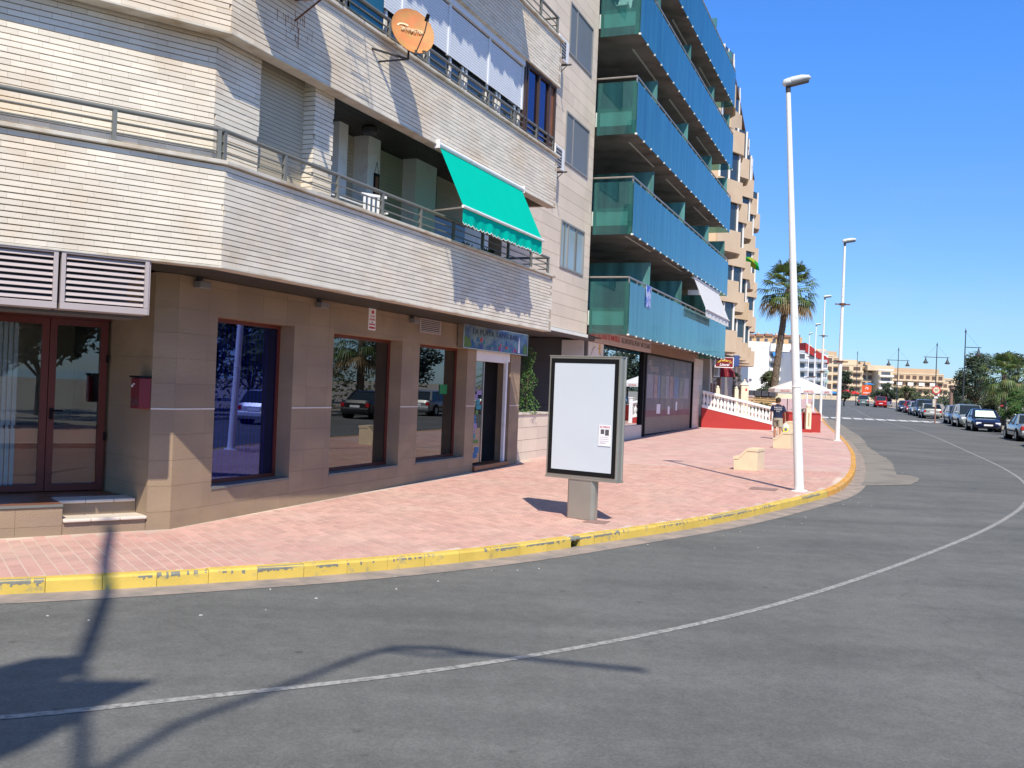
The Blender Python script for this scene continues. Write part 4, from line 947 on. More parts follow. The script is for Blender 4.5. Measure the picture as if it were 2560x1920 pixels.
# roof of upper block
part('roof',MB().box(-14,-.02,10.9,41,20.82,21.0),cream,B2,FA) if 0 else None
rec=MB(); rec.box(-2.0,-1.9,17.9,41.0,3.6,18.2); part('loggia_wall',rec,mat('loggia_paint',(.13,.12,.11),.9,.1),B2,FA)
part('side_wall',MB().box(-9,-.82,10.95,17.92,3.66,20.7),cream,B2,FA)
floors=[3.68,6.66,9.65,12.62,15.58]
chrome=steel
cl_m=ubox(slabw,'glass_clamp'); ps_m=ubox(chrome,'handrail_bracket')
gp=MB().box(-.006,.006,-.5,.5,-.5,.5).mesh('glass_panel',tealf)
for fi,zb in enumerate(floors):
    zt=zb+1.57; e=1.25
    sl_=part('balcony_slab',MB().box(-2.0,1.17,18.07,36.15,zb+.27,zb+.70),slabw if 0 else conc,B2,FA)
    part('slab_edge',MB().box(-.02,1.165,18.062,18.0695,zb+.27,zb+.70),slabw,B2,FA)
    L=36.2-18.05; n=19
    for k in range(n):
        a=18.05+L*k/n; b=18.05+L*(k+1)/n
        piece('glass_panel',gp,B2,FA@Matrix.Translation((e,(a+b)/2,(zb+zt)/2))@Matrix.Diagonal((1,b-a-.008,zt-zb,1)))
    # clamps and posts
    for k in range(n+1):
        a=18.05+L*k/n; put(cl_m,B2,FA,e-.03,e+.03,a-.035,a+.035,zb-.03,zb+.02)
        put(ps_m,B2,FA,e-.05,e-.01,a-.018,a+.018,zt-.06,zt+.11)
    part('handrail',MB().cyl((e-.03,18.0,zt+.13),(e-.03,36.2,zt+.13),.03,n=8).cyl((-.05,18.03,zt+.13),(e-.03,18.03,zt+.13),.03,n=8),chrome,B2,FA,smooth=50)
    part('end_glass',MB().box(.03,e-.02,18.03,18.045,zb,zt),teale,B2,FA)
    part('end_glass_posts',MB().box(.06,.12,18.046,18.056,zb,zt).box(e-.15,e-.02,18.046,18.056,zb,zt).box(.12,e-.15,18.046,18.054,zb+.70,zb+.79),mat('green_glass_post%d'%fi,(.10,.30,.24),.4,.05),B2,FA)
    part('end_glass',MB().box(.03,e-.02,36.18,36.2,zb,zt),teale,B2,FA)
    for s in (18.9,21.25,26.45,31.7,36.0):
        if s in(18.9,): continue
        part('balcony_divider',MB().box(-1.9,1.08,s-.012,s+.012,zb+.70,zb+.70+1.86),teald,B2,FA)
    # grey light strips under slabs and doors behind
    [part('soffit_strip',MB().box(.5,.56,a,a+3.5,zb+.255,zb+.269),slabw,B2,FA) for a in (20,25.5,31)]
    for s in (19.2,22.3,27.5,32.6):
        part('balcony_window',MB().box(-1.9,-1.86,s,s+2.4,zb+.75,zb+2.6),dglass,B2,FA)
part('roof_slab',MB().box(-9,-.6,17.9,38,18.2,18.4),conc,B2,FA)
# slab behind building / pier beyond
part('end_pier',MB().box(-3,-.6,36.2,41.2,3.6,18.3),cream,B2,FA)
# ground floor shops
x=-.45
part('fascia',MB().box(x-.3,x+.0,28.15,38.1,3.56,3.95),brownf,B2,FA); part('fascia',MB().box(x-.3,x-.01,18.9,28.15,3.56,3.95),brownf,B2,FA)
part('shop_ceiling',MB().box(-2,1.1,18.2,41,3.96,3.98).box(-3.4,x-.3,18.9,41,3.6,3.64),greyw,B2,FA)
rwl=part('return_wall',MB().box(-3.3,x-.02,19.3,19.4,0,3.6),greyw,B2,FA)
for z_ in (.75,1.45,2.15,2.85): part('joint',MB().box(-3.3,x-.03,19.296,19.2995,z_,z_+.014),darkm,rwl,FA)
part('doorbell_panel',MB().box(x-.18,x-.06,19.27,19.299,2.25,2.6),paper,rwl,FA)
part('sunlit_wedge_patch',MB().box(x-.75,x-.03,19.24,19.296,2.9,3.54),white,B2,FA)  # white patch standing in for sunlight on the upper corner of the return wall
part('corner_post',MB().box(x-.3,x+.0,19.38,19.62,0,3.56),greyw,B2,FA)
p1=part('window_base',MB().box(x-.2,x,19.62,27.3,.1,.70),marble,B2,FA)
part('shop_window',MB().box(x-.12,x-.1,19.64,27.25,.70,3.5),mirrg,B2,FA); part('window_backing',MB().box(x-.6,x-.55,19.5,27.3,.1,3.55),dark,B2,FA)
part('mullion',MB().box(x-.14,x-.0,27.25,27.42,.1,3.55).box(x-.14,x-.0,27.66,27.84,.1,3.55),blackm,B2,FA); part('mullion_infill',MB().box(x-.12,x-.05,27.42,27.66,.1,3.55),greyw,B2,FA)
part('logo_panel',MB().box(x-.02,x+.02,19.64,21.38,2.55,3.53),paper,B2,FA,label='white shop panel with a blue name inside a thin oval')
lettering('Boulevar',.27,bluei,B2,facing(FA,x+.024,20.5,2.98),shear=.3,width=.95); lettering('Casas',.2,bluei,B2,facing(FA,x+.024,20.45,2.80),shear=.3)
ov=MB()
for k in range(28):
    a0,a1=R(360*k/28),R(360*(k+1)/28)
    if 4<k<8: continue
    ov.add([(x+.0245,20.5+.62*math.cos(a),3.0+.42*math.sin(a)) for a in (a0,a1)]+[(x+.0245,20.5+.59*math.cos(a),3.0+.395*math.sin(a)) for a in (a1,a0)],[(0,1,2,3)])
part('oval_outline',ov,darki,B2,FA)
part('sun_mark',MB().extr([(-.05,-.2),(.05,-.2),(.08,.1),(0,.2),(-.08,.1)],facing(FA,x+.026,20.9,3.36),.002),yelli,B2,Matrix.Identity(4))
# long sign
t=thing('estate_agent_sign','long white sign with red and dark words over the estate agent window','shop sign',FA@Matrix.Translation((x,23.7,3.76)))
part('board',MB().box(.0,.07,-4.38,4.38,-.21,.20),mat('pinkish_white_board',(.62,.52,.50),.6,.05),t)
lettering('VENTA Y ALQUILER DE INMUEBLES-',.27,redi,t,facing(WM[t],.072,-2.35,.02),width=3.9,bold=.004); lettering('SALE AND RENTALS-OPLAAN Y AÑO EXCHANGE',.27,darki,t,facing(WM[t],.072,2.0,.02),width=4.5,bold=.003)
# poster-covered shutter
sh=thing('rolled_shop_shutter','grey steel shop shutter covered by a large faded property poster','shutter',FA@Matrix.Translation((x,0,0)),None)
ssl=ubox(mat('brownish_steel_slat',(.27,.22,.17),.6,.1,3),'shutter_slat')
for k in range(36): put(ssl,sh,WM[sh],-.10,-.085,27.9,37.55,.3+k*.09,.3+k*.09+.084)
part('backing',MB().box(-.14,-.12,27.86,37.7,.2,3.56),blackm,sh); part('side_guide',MB().box(-.12,.0,37.58,37.72,.2,3.56),blackm,sh); part('top_gap',MB().box(-.1,-.02,27.86,37.6,3.49,3.56),blackm,sh)
ps_=thing('property_poster','large faded grey purple poster with rows of photos taped over the shutter','poster',FA@Matrix.Translation((x-.07,0,0)))
part('sheet',MB().box(-.006,0,28.0,30.6,.98,3.46).box(-.006,0,30.63,33.2,.98,3.46).box(-.006,0,33.23,37.3,.98,3.46),mat('faded_poster',(.105,.092,.115),.45,.2,1.5,c2=(.17,.145,.15),c2s=1.1,c2t=.55),ps_)
part('lower_band',MB().box(.0005,.001,28.05,37.25,.98,1.25),mat('poster_red_band',(.22,.10,.11),.6,.3,2),ps_)
pc=[mat('photo_a',(.30,.27,.30),.5,.25,3),mat('photo_b',(.36,.24,.23),.5,.3,4),mat('photo_c',(.17,.22,.34),.5,.2,3),mat('photo_d',(.22,.23,.20),.5,.3,4)]
for k,(a,b) in enumerate([(28.2,29.3),(29.5,30.1),(30.2,30.6),(30.8,31.6),(31.7,32.4),(32.6,33.3),(33.5,34.5),(34.7,35.5),(35.7,36.9)]): part('photo',MB().box(.0005,.002,a,b,1.75,2.72),pc[k%4],ps_)
for w_,sz,y,z in (('LAS',.3,28.6,3.18),('TORREVIEJA',.30,29.4,2.93),('www.viviendas.es',.12,31.9,3.1),('VISTAS',.27,32.0,2.85),('LAS PALMERAS',.17,35.6,3.0)): lettering(w_,sz,mat('faint_print_'+w_[:5],(.50,.46,.46),.6),ps_,facing(WM[ps_],.003,y,z))
part('print',MB().box(.0012,.002,30.1,30.8,1.1,1.5).box(.0012,.002,32.3,32.7,1.05,1.4).box(.0012,.002,34.0,34.3,1.2,1.6),whitei,ps_)
# stone pier, dark doorway
st2=part('street_pier',MB().box(x-.4,x-.012,37.75,40.2,.1,3.8),stonej,B2,FA)
for k in range(11):
    for a,b in ((37.76,38.97),(38.98,40.19)): put(stp_,st2,FA,x-.012,x,a+.003,b-.003,.12+k*.33,.12+k*.33+.323)
part('doorway',MB().box(-1.6,-1.5,40.2,42.3,.1,3.7),mat('brown_door',(.06,.035,.03),.5,.2),B2,FA)
part('door_side',MB().box(-1.5,-.5,42.0,42.3,.1,3.9),cream,B2,FA)
for yy,zz,i in ((13.95,7.72,0),(13.95,10.55,1)):
    acunit(('white air conditioner fixed to the beige stone wall beside the second-floor railing','white air conditioner fixed to the beige stone wall beside the third-floor railing')[i],FA@Matrix.Translation((0.0,yy,zz)),.78,.58,.30)
t=thing('balcony_chair','white folding chair on the highest glass balcony','chair',FA@Matrix.Translation((.5,18.8,13.33)))
cm=MB()
for a in (-.2,.2): cm.cyl((a,-.2,0),(a,.25,.75),.02,n=5).cyl((a,.2,0),(a,-.25,.5),.02,n=5)
part('frame',cm,white,t); part('seat',MB().box(-.2,.2,-.2,.2,.42,.45),white,t); part('backrest',MB().box(-.2,.2,.2,.24,.5,.9),white,t)
t=thing('folded_towel','white and blue towel hanging over the lowest glass balcony rail','towel',FA@Matrix.Translation((1.27,20.3,5.1)))
part('cloth',MB().box(.0,.012,-.3,.35,-.42,.26),mat('towel_blue',(.42,.50,.72),.9,.3,5,c2=(.05,.12,.5),c2s=4,c2t=.5,c2w=.05),t)
awning('white awning sloping from the underside of a glass balcony near its far end',FA@Matrix.Translation((1.15,0,0)),28.3,34.2,6.60,.55,5.35,umbc,arms=False)
# ================================================================ STREET FURNITURE
def gz(x,y): return zg(y)
# advertising panel: frame with along direction 124 deg
MU=FR(1.15,14.88,gz(0,14.88),124)   # x out = (cos124,-sin124)
t=thing('advertising_panel','freestanding bronze advertising panel with a blank white poster on the pavement','advertising panel',MU)
W2=.62
part('pedestal',MB().prism([(.09,-.20),(.09,.20),(.05,.24),(-.05,.24),(-.09,.20),(-.09,-.20),(-.05,-.24),(.05,-.24)],0,.66),mupim,t,bevel=.01)
part('cabinet',MB().prism([(.10,-W2),(.10,W2),(.055,W2+.012),(.045,W2-.006),(-.045,W2-.006),(-.055,W2+.012),(-.10,W2),(-.10,-W2),(-.055,-W2-.012),(.055,-W2-.012)],.63,2.47),mupim,t,bevel=.006)
part('cabinet_top',MB().box(-.105,.105,-W2-.01,W2+.01,2.471,2.49),mupim,t,bevel=.004); part('cabinet_base',MB().box(-.105,.105,-W2-.01,W2+.01,.60,.629),mupim,t,bevel=.004)
for sx in (1,-1):
    fr=MB(); a,b=(.1005,.107) if sx>0 else (-.107,-.1005)
    fr.box(a,b,-W2+.03,W2-.03,.665,.735); fr.box(a,b,-W2+.03,W2-.03,2.375,2.445); fr.box(a,b,-W2+.03,-W2+.095,.735,2.375); fr.box(a,b,W2-.095,W2-.03,.735,2.375)
    part('black_border',fr,blackm,t); part('poster',MB().box(min(a,b)+.001,max(a,b)-.003,-W2+.096,W2-.096,.736,2.374),board,t)
part('top_lug',MB().box(-.02,.02,.0,.04,2.491,2.51),mupim,t)
nt_=thing('taped_leaflet','small white leaflet with red and dark print taped on the blank poster','leaflet',MU@Matrix.Translation((.1075,.40,1.30)))
part('sheet',MB().box(.004,.006,-.105,.105,-.16,.16),paper,nt_); part('photo',MB().box(.0062,.007,-.07,-.01,.02,.09).box(.0062,.007,.005,.07,.0,.09),darki,nt_)
lettering('SE OFRECE',.035,redi,nt_,facing(WM[nt_],.0066,0,.125)); part('print',MB().box(.0062,.007,-.08,.02,-.12,-.108).box(.0062,.007,-.08,.07,-.09,-.083).box(.0062,.007,-.08,.07,-.06,-.053).box(.0062,.007,-.08,.07,-.03,-.023),mat('pale_print',(.5,.42,.45),.7),nt_)
part('tape',MB().box(.001,.004,-.1,.1,-.16,.16),mat('grey_tape',(.3,.3,.3),.5),nt_)
# white street lamps
def lamp(label,x,y,h,rings=True,head=(.75,-.20),lean=0):
    t=thing('street_lamp',label,'street lamp',FR(x,y,gz(x,y),0)@Matrix.Rotation(-lean,4,'Y'),'white street lamps along the kerb')
    part('pole',MB().cyl((0,0,0),(-.0,0,h-.12),.100,.048,n=16),whitep,t,smooth=60)
    part('base_plate',MB().box(-.0,.0,0,0,0,0).lathe((0,0,-.005),[(.17,0),(.17,.02),(.12,.03)],16),whitep,t)
    part('collar',MB().lathe((0,0,2.15),[(.09,0),(.097,.01),(.097,.03),(.088,.04)],16),whitep,t)
    part('neck',MB().cyl((0,0,h-.14),(0,0,h+.02),.05,n=12),darkm,t,smooth=50)
    a=math.atan2(head[1],head[0]); HM=Matrix.Translation((0,0,h+.02))@Matrix.Rotation(a,4,'Z')@Matrix.Rotation(R(-9),4,'Y')
    sec=[(-.10,.07,.02,.09),(-.06,.095,-.01,.14),(.06,.105,-.01,.15),(.065,.10,-.005,.145),(.075,.10,-.005,.145),(.08,.108,-.01,.155),(.30,.105,-.0,.145),(.44,.08,.01,.10),(.47,.03,.02,.05)]
    hd=MB(); n=10
    for x0,w,zb,zt in sec:
        for k in range(n):
            q=2*math.pi*k/n; hd.v.append((x0,w*math.cos(q),(zb+zt)/2+(zt-zb)/2*math.sin(q)))
    for j in range(len(sec)-1):
        for k in range(n): hd.f.append((j*n+k,j*n+(k+1)%n,(j+1)*n+(k+1)%n,(j+1)*n+k))
    hd.f+=[tuple(range(n-1,-1,-1)),tuple(range((len(sec)-1)*n,len(sec)*n))]
    part('lamp_head',hd,mat('lamp_grey_%d'%int(y),(.62,.66,.64),.45,.05),t,t and WM[t]@HM,smooth=50)
    part('lamp_lens',MB().box(-.04,.42,-.08,.08,-.035,.005),darkm,t,WM[t]@HM,bevel=.01)
    if rings:
        for z in (h*.40,h*.69): part('bracket_ring',MB().box(-.32,.32,-.02,.02,z-.03,z+.02).cyl((0,0,z-.05),(0,0,z+.04),.13,n=12),rustd,t)
    return t
lamp('tall white street lamp nearest the camera, in front of the palm',6.05,20.2,8.42,rings=False,lean=math.atan(.56/8.4))
lamp('second white street lamp, beside the kerb with two brown rings',13.9,41.3,8.42)
lamp('third white street lamp, behind the wide white parasol',21.8,68.5,8.65)
lamp('fourth white street lamp along the kerb',30.3,97.6,8.65,rings=True)
lamp('farthest white street lamp along the kerb',38.8,127.7,9.45,rings=True)
# stone blocks (benches)
def block(label,x,y,deg,w,d,h0,h1):
    t=thing('stone_block',label,'stone block',FR(x,y,gz(x,y),deg),'cream stone blocks on the pavement')
    P=[(0,0),(w,0),(w,h1),(w*.55,h1),(w*.18,h0),(0,h0)]
    M=WM[t]@Matrix(((0,0,1,-d),(1,0,0,0),(0,1,0,0),(0,0,0,1)))
    part('block',MB().extr([(a,b-.07 if b>0 else 0) for a,b in P],M,d),benchm,t,Matrix.Identity(4))
    cap=[(-.015,h0-.066),(w*.185,h0-.066),(w*.555,h1-.066),(w+.015,h1-.066),(w+.015,h1),(w*.54,h1),(w*.17,h0),(-.015,h0)]
    M2=WM[t]@Matrix(((0,0,1,-d-.015),(1,0,0,0),(0,1,0,0),(0,0,0,1)))
    part('cap_stone',MB().extr(cap,M2,d+.03),benchm,t,Matrix.Identity(4))
    return t
block('cream sloped stone block nearest the first street lamp',5.75,24.87,117,.60,.75,.34,.56)
block('cream sloped stone block beyond the nearest one, below the man',9.38,34.65,121,.62,.75,.36,.58)
block('farthest cream sloped stone block, behind the shopping bag',12.3,44.7,115,.75,.8,.42,.64)
# ---------------------------------------------------------------- ramp wall with balustrade
rw=thing('ramp_wall','red ramp wall topped by a white balustrade','wall',FR(9.67,49.25,0,91))
L=3.55
def zt(u): return 2.20-.205*u
def zb_(u): return 1.34-.205*u
m=MB(); M=Matrix(((0,0,-1,0),(1,0,0,0),(0,1,0,0),(0,0,0,1)))
m.extr([(0,.2),(L,.2),(L,zb_(L)-.02),(0,zb_(0)-.02)],rw.matrix_world@M,.25); part('plinth',m,redp,rw,Matrix.Identity(4))
m=MB(); m.extr([(0,zb_(0)-.018),(L,zb_(L)-.018),(L,zb_(L)+.13),(0,zb_(0)+.13)],rw.matrix_world@Matrix.Translation((.02,0,0))@M,.29); part('bottom_rail',m,wbal,rw,Matrix.Identity(4))
m=MB(); m.extr([(0,zt(0)-.13),(L,zt(L)-.13),(L,zt(L)),(0,zt(0))],rw.matrix_world@Matrix.Translation((.04,0,0))@M,.32); part('top_rail',m,wbal,rw,Matrix.Identity(4),bevel=.02)
def baluster_mesh(h,name='baluster'):
    pr=[(.062,0),(.062,.05),(.035,.07),(.045,.14),(.075,.26),(.06,.38),(.034,.5),(.034,.58),(.06,.62),(.06,.66)]
    return MB().lathe((0,0,0),[(r*1.22,z*h/.66) for r,z in pr],10).mesh(name,wbal,None,40)
bm=baluster_mesh(.62)
nb=20
for k in range(nb):
    u=.10+k*(L-.2)/(nb-1); piece('baluster',bm,rw,WM[rw]@Matrix.Translation((-.12,u,zb_(u)+.115)))
part('end_post',MB().box(-.26,.02,L,L+.24,.2,1.62).box(-.29,.05,L-.03,L+.27,1.62,1.68),wbal,rw,bevel=.01)
part('ramp_floor',MB().box(-3.2,-.26,0,L,.2,.9),coping,rw)
g2=thing('terrace_wall','low red terrace wall ending in a white post beside the big parasol','wall',FR(13.45,48.6,0,90))
part('plinth',MB().box(-.22,0,.45,2.05,.2,1.22),redp,g2); part('coping',MB().box(-.26,.03,.42,2.02,1.222,1.28),redp,g2); part('post_foot',MB().box(-.24,.12,1.1,1.35+.1,.2,.42),redp,g2)
part('side_run',MB().box(-7,-.24,1.75,1.97,.2,1.22),redp,g2)
gp2=thing('gate_post','cream square post with a ball cap at the end of the red terrace wall','gate post',FR(14.78,48.35,gz(0,48.3),90))
part('foot',MB().box(-.22,.16,-.42,.20,0,.16),redp,gp2); part('shaft',MB().box(-.13,.13,-.13,.13,.16,1.18),cream2,gp2,bevel=.012); part('slot',MB().box(.131,.134,-.035,.035,.30,.98),mat('ochre_slot',(.42,.33,.17),.8),gp2)
part('cap',MB().lathe((0,0,1.18),[(.15,0),(.15,.03),(.09,.05),(.12,.09),(.13,.15),(.09,.21),(.02,.25)],12),cream2,gp2,smooth=50)
gp3=thing('gate_pillar','cream pillar with a pointed cap standing before the brown awning building','gate pillar',FR(13.62,57.0,gz(0,57),90))
part('shaft',MB().box(-.20,.20,-.22,.22,0,2.25),cream2,gp3,bevel=.015); part('tile',MB().box(.201,.205,.02,.12,1.9,2.05),redi,gp3); part('cap',MB().add([(-.24,-.26,2.25),(.24,-.26,2.25),(.24,.26,2.25),(-.24,.26,2.25),(0,0,2.52)],[(3,2,1,0),(0,1,4),(1,2,4),(2,3,4),(3,0,4)]).lathe((0,0,2.48),[(.05,0),(.06,.05),(.02,.12)],8),cream2,gp3)
for px,py,lb in ((11.05,52.2,'small cream post just behind the white balustrade, left one'),(12.1,52.4,'small cream post just behind the white balustrade, right one')):
    t=thing('gate_post',lb,'gate post',FR(px,py,gz(0,py),90)); part('shaft',MB().box(-.1,.1,-.1,.1,0,1.95),cream2,t); part('cap',MB().lathe((0,0,1.95),[(.12,0),(.12,.03),(.07,.06),(.09,.12),(.02,.2)],8),cream2,t)
# fence with planters on the terrace
t=thing('slatted_fence','ochre slatted fence with dark planters on top behind the red terrace','fence',FR(14.0,60.0,gz(0,60),90))
for k in range(5): part('slat',MB().box(-.02,.02,0,2.3,.95+.13*k,1.04+.13*k),mat('ochre_slat%d'%k,(.50,.34,.16),.8,.1),t)
for k in range(5): part('planter_box',MB().box(-.1,.12,.05+.45*k,.45+.45*k,1.62,1.95),mat('slate_planter%d'%k,(.06,.06,.075),.7),t)
part('green_base',MB().box(-.03,.0,0,2.3,.5,.93),mat('dark_green_board',(.03,.10,.06),.7,.1),t)
for k in range(3): part('fence_post',MB().box(-.06,-.02,.0+1.13*k,.05+1.13*k,0,1.6),mat('post_brown%d'%k,(.2,.14,.08),.8),t)
# brewery sign
t=thing('hanging_sign','maroon hanging bar sign with yellow arched and white lettering','sign',FR(11.27,51.9,3.74,90))
part('panel',MB().box(-.05,.05,-.47,.47,-.26,.26),mat('maroon_sign',(.20,.012,.018),.5,.05),t)
fb=MB(); fb.box(.051,.06,-.50,.50,.25,.29); fb.box(.051,.06,-.50,.50,-.29,-.25); fb.box(.051,.06,-.50,-.46,-.25,.25); fb.box(.051,.06,.46,.50,-.25,.25); part('white_border',fb,whitei,t)
wd_='Cervecería'
for k,ch in enumerate(wd_):
    q=(k-(len(wd_)-1)/2)/5.0; lettering(ch,.19,yelli,t,facing(WM[t],.062,q*.40,.11-.11*q*q)@Matrix.Rotation(-q*.5,4,'Z'),bold=.004)
lettering('Litoral',.19,whitei,t,facing(WM[t],.062,.0,-.13),shear=.3,bold=.005)
part('bracket',MB().box(-.02,.02,-.9,-.47,.1,.14),darkm,t)
t=thing('round_sign','blue round lamp-like sign beside the maroon bar sign','sign',FR(12.62,55,3.95,90)); part('disc',MB().box(-.06,.06,-.18,.18,-.33,.33),mat('blue_sign',(.05,.09,.25),.5,.1),t,bevel=.04); part('bracket',MB().box(-.02,.02,-.4,-.18,-.02,.02),darkm,t)
# ================================================================ PEACH APARTMENT BUILDING
FPB=FR(10.35,50.9,0,16.25)
B3=thing('peach_apartment_building','tall peach apartment building with angled balconies beyond the glass balconies','building',FPB)
LP=30.0
part('wall',MB().box(-12,0,0,LP,4.2,19.7),peach,B3); part('ground_wall',MB().box(-12,-.02,-.1,LP,0,4.2),mat('grey_beige_wall',(.40,.35,.29),.85,.06),B3)
part('rooftop',MB().box(-12,.45,-.2,LP+.3,19.7,19.8),rooft,B3); part('stair_tower',MB().box(-5,-.8,4,8,19.8,22),cream,B3)
bay=LP/5
fz3=[4.55+2.66*k for k in range(6)]
for fi,z in enumerate(fz3):
    for b in range(5):
        y0=b*bay+(.0 if fi%2==0 else 0)
        # angled balcony: plan polygon
        pj_=1.05 if fi<5 else .5; P=[(0.0,y0+.0),(pj_,y0+1.9),(pj_*.8,y0+3.6),(0,y0+4.3)]
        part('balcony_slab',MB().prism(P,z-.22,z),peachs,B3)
        rail=MB()
        for (a,c) in zip(P[:-1],P[1:]):
            a_=Vector((a[0],a[1],0)); c_=Vector((c[0],c[1],0)); dlt=(c_-a_).normalized(); nn=Vector((-dlt.y,dlt.x,0))*-.12
            Q=[a,c,(c[0]+nn.x,c[1]+nn.y),(a[0]+nn.x,a[1]+nn.y)]; rail.prism(Q,z-.24,z+.92)
        part('balcony_parapet',rail,peach,B3,label=None)
        # white enclosed windows on part of the balconies
        if (b+fi)%3!=1:
            wmb=MB(); 
            for yy,xx in ((y0+.2,.10),(y0+1.0,pj_*.52),(y0+1.85,pj_*.96),(y0+2.8,pj_*.87),(y0+3.6,pj_*.78)): wmb.box(xx-.1,xx,yy-.045,yy+.045,z+.92,z+2.6)
            part('window_frame',wmb,wframe,B3,kind='stuff'); part('window_pane',MB().prism([(.02,y0+.2),(pj_*.9,y0+1.9),(pj_*.73,y0+3.5),(.02,y0+4.1)],z+.94,z+2.6),dglass,B3)
        else:
            part('dark_opening',MB().box(-.9,.015,y0+.4,y0+3.8,z,z+2.45),dglass,B3); part('curtain',MB().box(.02,.05,y0+.5,y0+1.4,z+.1,z+2.4),white,B3)
        part('wall_window',MB().box(.0,.03,y0+4.4,y0+5.3,z+.9,z+2.1),dglass,B3); part('window_surround',MB().box(.0,.05,y0+4.32,y0+4.4,z+.85,z+2.15).box(.0,.05,y0+5.3,y0+5.38,z+.85,z+2.15),wframe,B3)
        part('vent_spots',MB().box(pj_-.06,pj_+.02,y0+2.0,y0+2.12,z+.1,z+.2),white,B3)
for y,z0 in ((.8,.4),(2.6,.4)):
    part('ground_door',MB().box(-.02,.03,y,y+.9,.4,2.6),mat('door_dark%d'%int(y*10),(.12,.04,.03),.6),B3)
part('ground_window',MB().box(-.02,.02,4.5,7.5,1.2,3.0),mat('window_ochre',(.35,.28,.17),.6),B3)
for k in range(6): part('window_bar',MB().box(.02,.05,4.6+.5*k,4.72+.5*k,1.15,3.05),mat('bar_brown%d'%k,(.16,.09,.07),.7),B3)
acunit('white air conditioner on the ground floor wall below the maroon bar sign',FPB@Matrix.Translation((.02,2.0,2.95)),.8,.6,.3)
t=thing('awning','dark red dome awning on the peach building by the cream pillar','awning',FPB@Matrix.Translation((.0,5.6,3.35)))
aw=MB(); n=10
for k in range(n):
    a0,a1=math.pi*k/n,math.pi*(k+1)/n
    for j in range(4):
        b0,b1=(math.pi/2)*j/4,(math.pi/2)*(j+1)/4
        f=lambda a,b:(.02+.95*math.sin(a)*math.cos(b)*1.0,-1.0*math.cos(a)*math.cos(b),.75*math.sin(b)-.3)
        aw.quad(f(a0,b0),f(a1,b0),f(a1,b1),f(a0,b1))
part('cloth',aw,redc,t)
rb=MB()
for k in range(0,n+1,2):
    a0=math.pi*k/n; pts=[(.02+.97*math.sin(a0)*math.cos(b),-1.02*math.cos(a0)*math.cos(b),.77*math.sin(b)-.3) for b in [math.pi/2*j/4 for j in range(5)]]; rb.tube(pts,.012,4)
part('ribs',rb,mat('pink_piping',(.45,.15,.16),.7),t)
# green and yellow parasol on a balcony
t=thing('balcony_parasol','tilted green and yellow parasol sticking out of a peach balcony','parasol',Matrix.Translation((16.4,68,11.25))@Matrix.Rotation(R(38),4,'Y'))
for nm,cc,sel in (('green_panels',mat('parasol_green',(.02,.40,.05),.7,.05,trans=.3),lambda k:k%4!=1),('yellow_panels',mat('parasol_yellow',(.35,.40,.03),.7,.05,trans=.3),lambda k:k%4==1)):
    q=MB()
    for k in range(8):
        if not sel(k): continue
        a0,a1=2*math.pi*k/8,2*math.pi*(k+1)/8
        q.quad((.0,0,.35),(.45*math.cos(a0),.45*math.sin(a0),.25),(.45*math.cos(a1),.45*math.sin(a1),.25),(0,0,.351)); q.quad((.45*math.cos(a0),.45*math.sin(a0),.25),(.75*math.cos(a0),.75*math.sin(a0),0),(.75*math.cos(a1),.75*math.sin(a1),0),(.45*math.cos(a1),.45*math.sin(a1),.25))
    part(nm,q,cc,t)
part('pole',MB().cyl((0,0,-1.2),(0,0,.4),.02),steel,t)
# ---------------------------------------------------------------- big parasol and terrace furniture
t=thing('cafe_parasol','wide white cafe parasol with red lettering over the terrace','parasol',Matrix.Translation((16.3,55.0,gz(0,55))))
c=MB(); n=8; r=1.75; ap=(0,0,2.78)
for k in range(n):
    a0,a1=2*math.pi*(k+.5)/n,2*math.pi*(k+1.5)/n
    e0=(r*math.cos(a0),r*math.sin(a0),2.12); e1=(r*math.cos(a1),r*math.sin(a1),2.12); md=((e0[0]+e1[0])/2*.985,(e0[1]+e1[1])/2*.985,2.11)
    c.tri(ap,e0,md); c.tri(ap,md,e1); c.quad(e0,(e0[0],e0[1],1.92),(md[0],md[1],1.90),md); c.quad(md,(md[0],md[1],1.90),(e1[0],e1[1],1.92),e1)
part('canopy',c,umbc,t); part('pole',MB().cyl((0,0,0),(0,0,2.75),.03),darkm,t); part('base',MB().lathe((0,0,0),[(.35,0),(.35,.08),(.05,.1)],12),conc,t)
rbs=MB()
for k in range(n):
    a=2*math.pi*(k+.5)/n; rbs.cyl((0,0,2.7),(r*math.cos(a),r*math.sin(a),2.08),.012,n=4)
part('ribs',rbs,steel,t)
for k in (4,5,6):
    a=2*math.pi*(k+.0+1)/n; rr=r*math.cos(math.pi/n)*1.0+.02
    px_,py_=rr*math.cos(a),rr*math.sin(a)
    M=WM[t]@Matrix.Translation((px_,py_,2.0))@Matrix.Rotation(a+math.pi/2,4,'Z')@Matrix.Rotation(math.pi/2,4,'X')
    lettering('AMSTEL',.17,mat('amstel_red%d'%k,(.55,.06,.05),.7),t,M)
t=thing('cafe_parasol','smaller pale cafe parasol half hidden behind the big one','parasol',Matrix.Translation((17.6,62.0,gz(0,62)))); c=MB()
for k in range(n):
    a0,a1=2*math.pi*k/n,2*math.pi*(k+1)/n; c.tri((0,0,1.85),(1.1*math.cos(a0),1.1*math.sin(a0),1.5),(1.1*math.cos(a1),1.1*math.sin(a1),1.5))
part('canopy',c,mat('pale_cream_cloth',(.72,.74,.55),.8,.03,trans=.3),t); part('pole',MB().cyl((0,0,0),(0,0,1.85),.025),darkm,t)
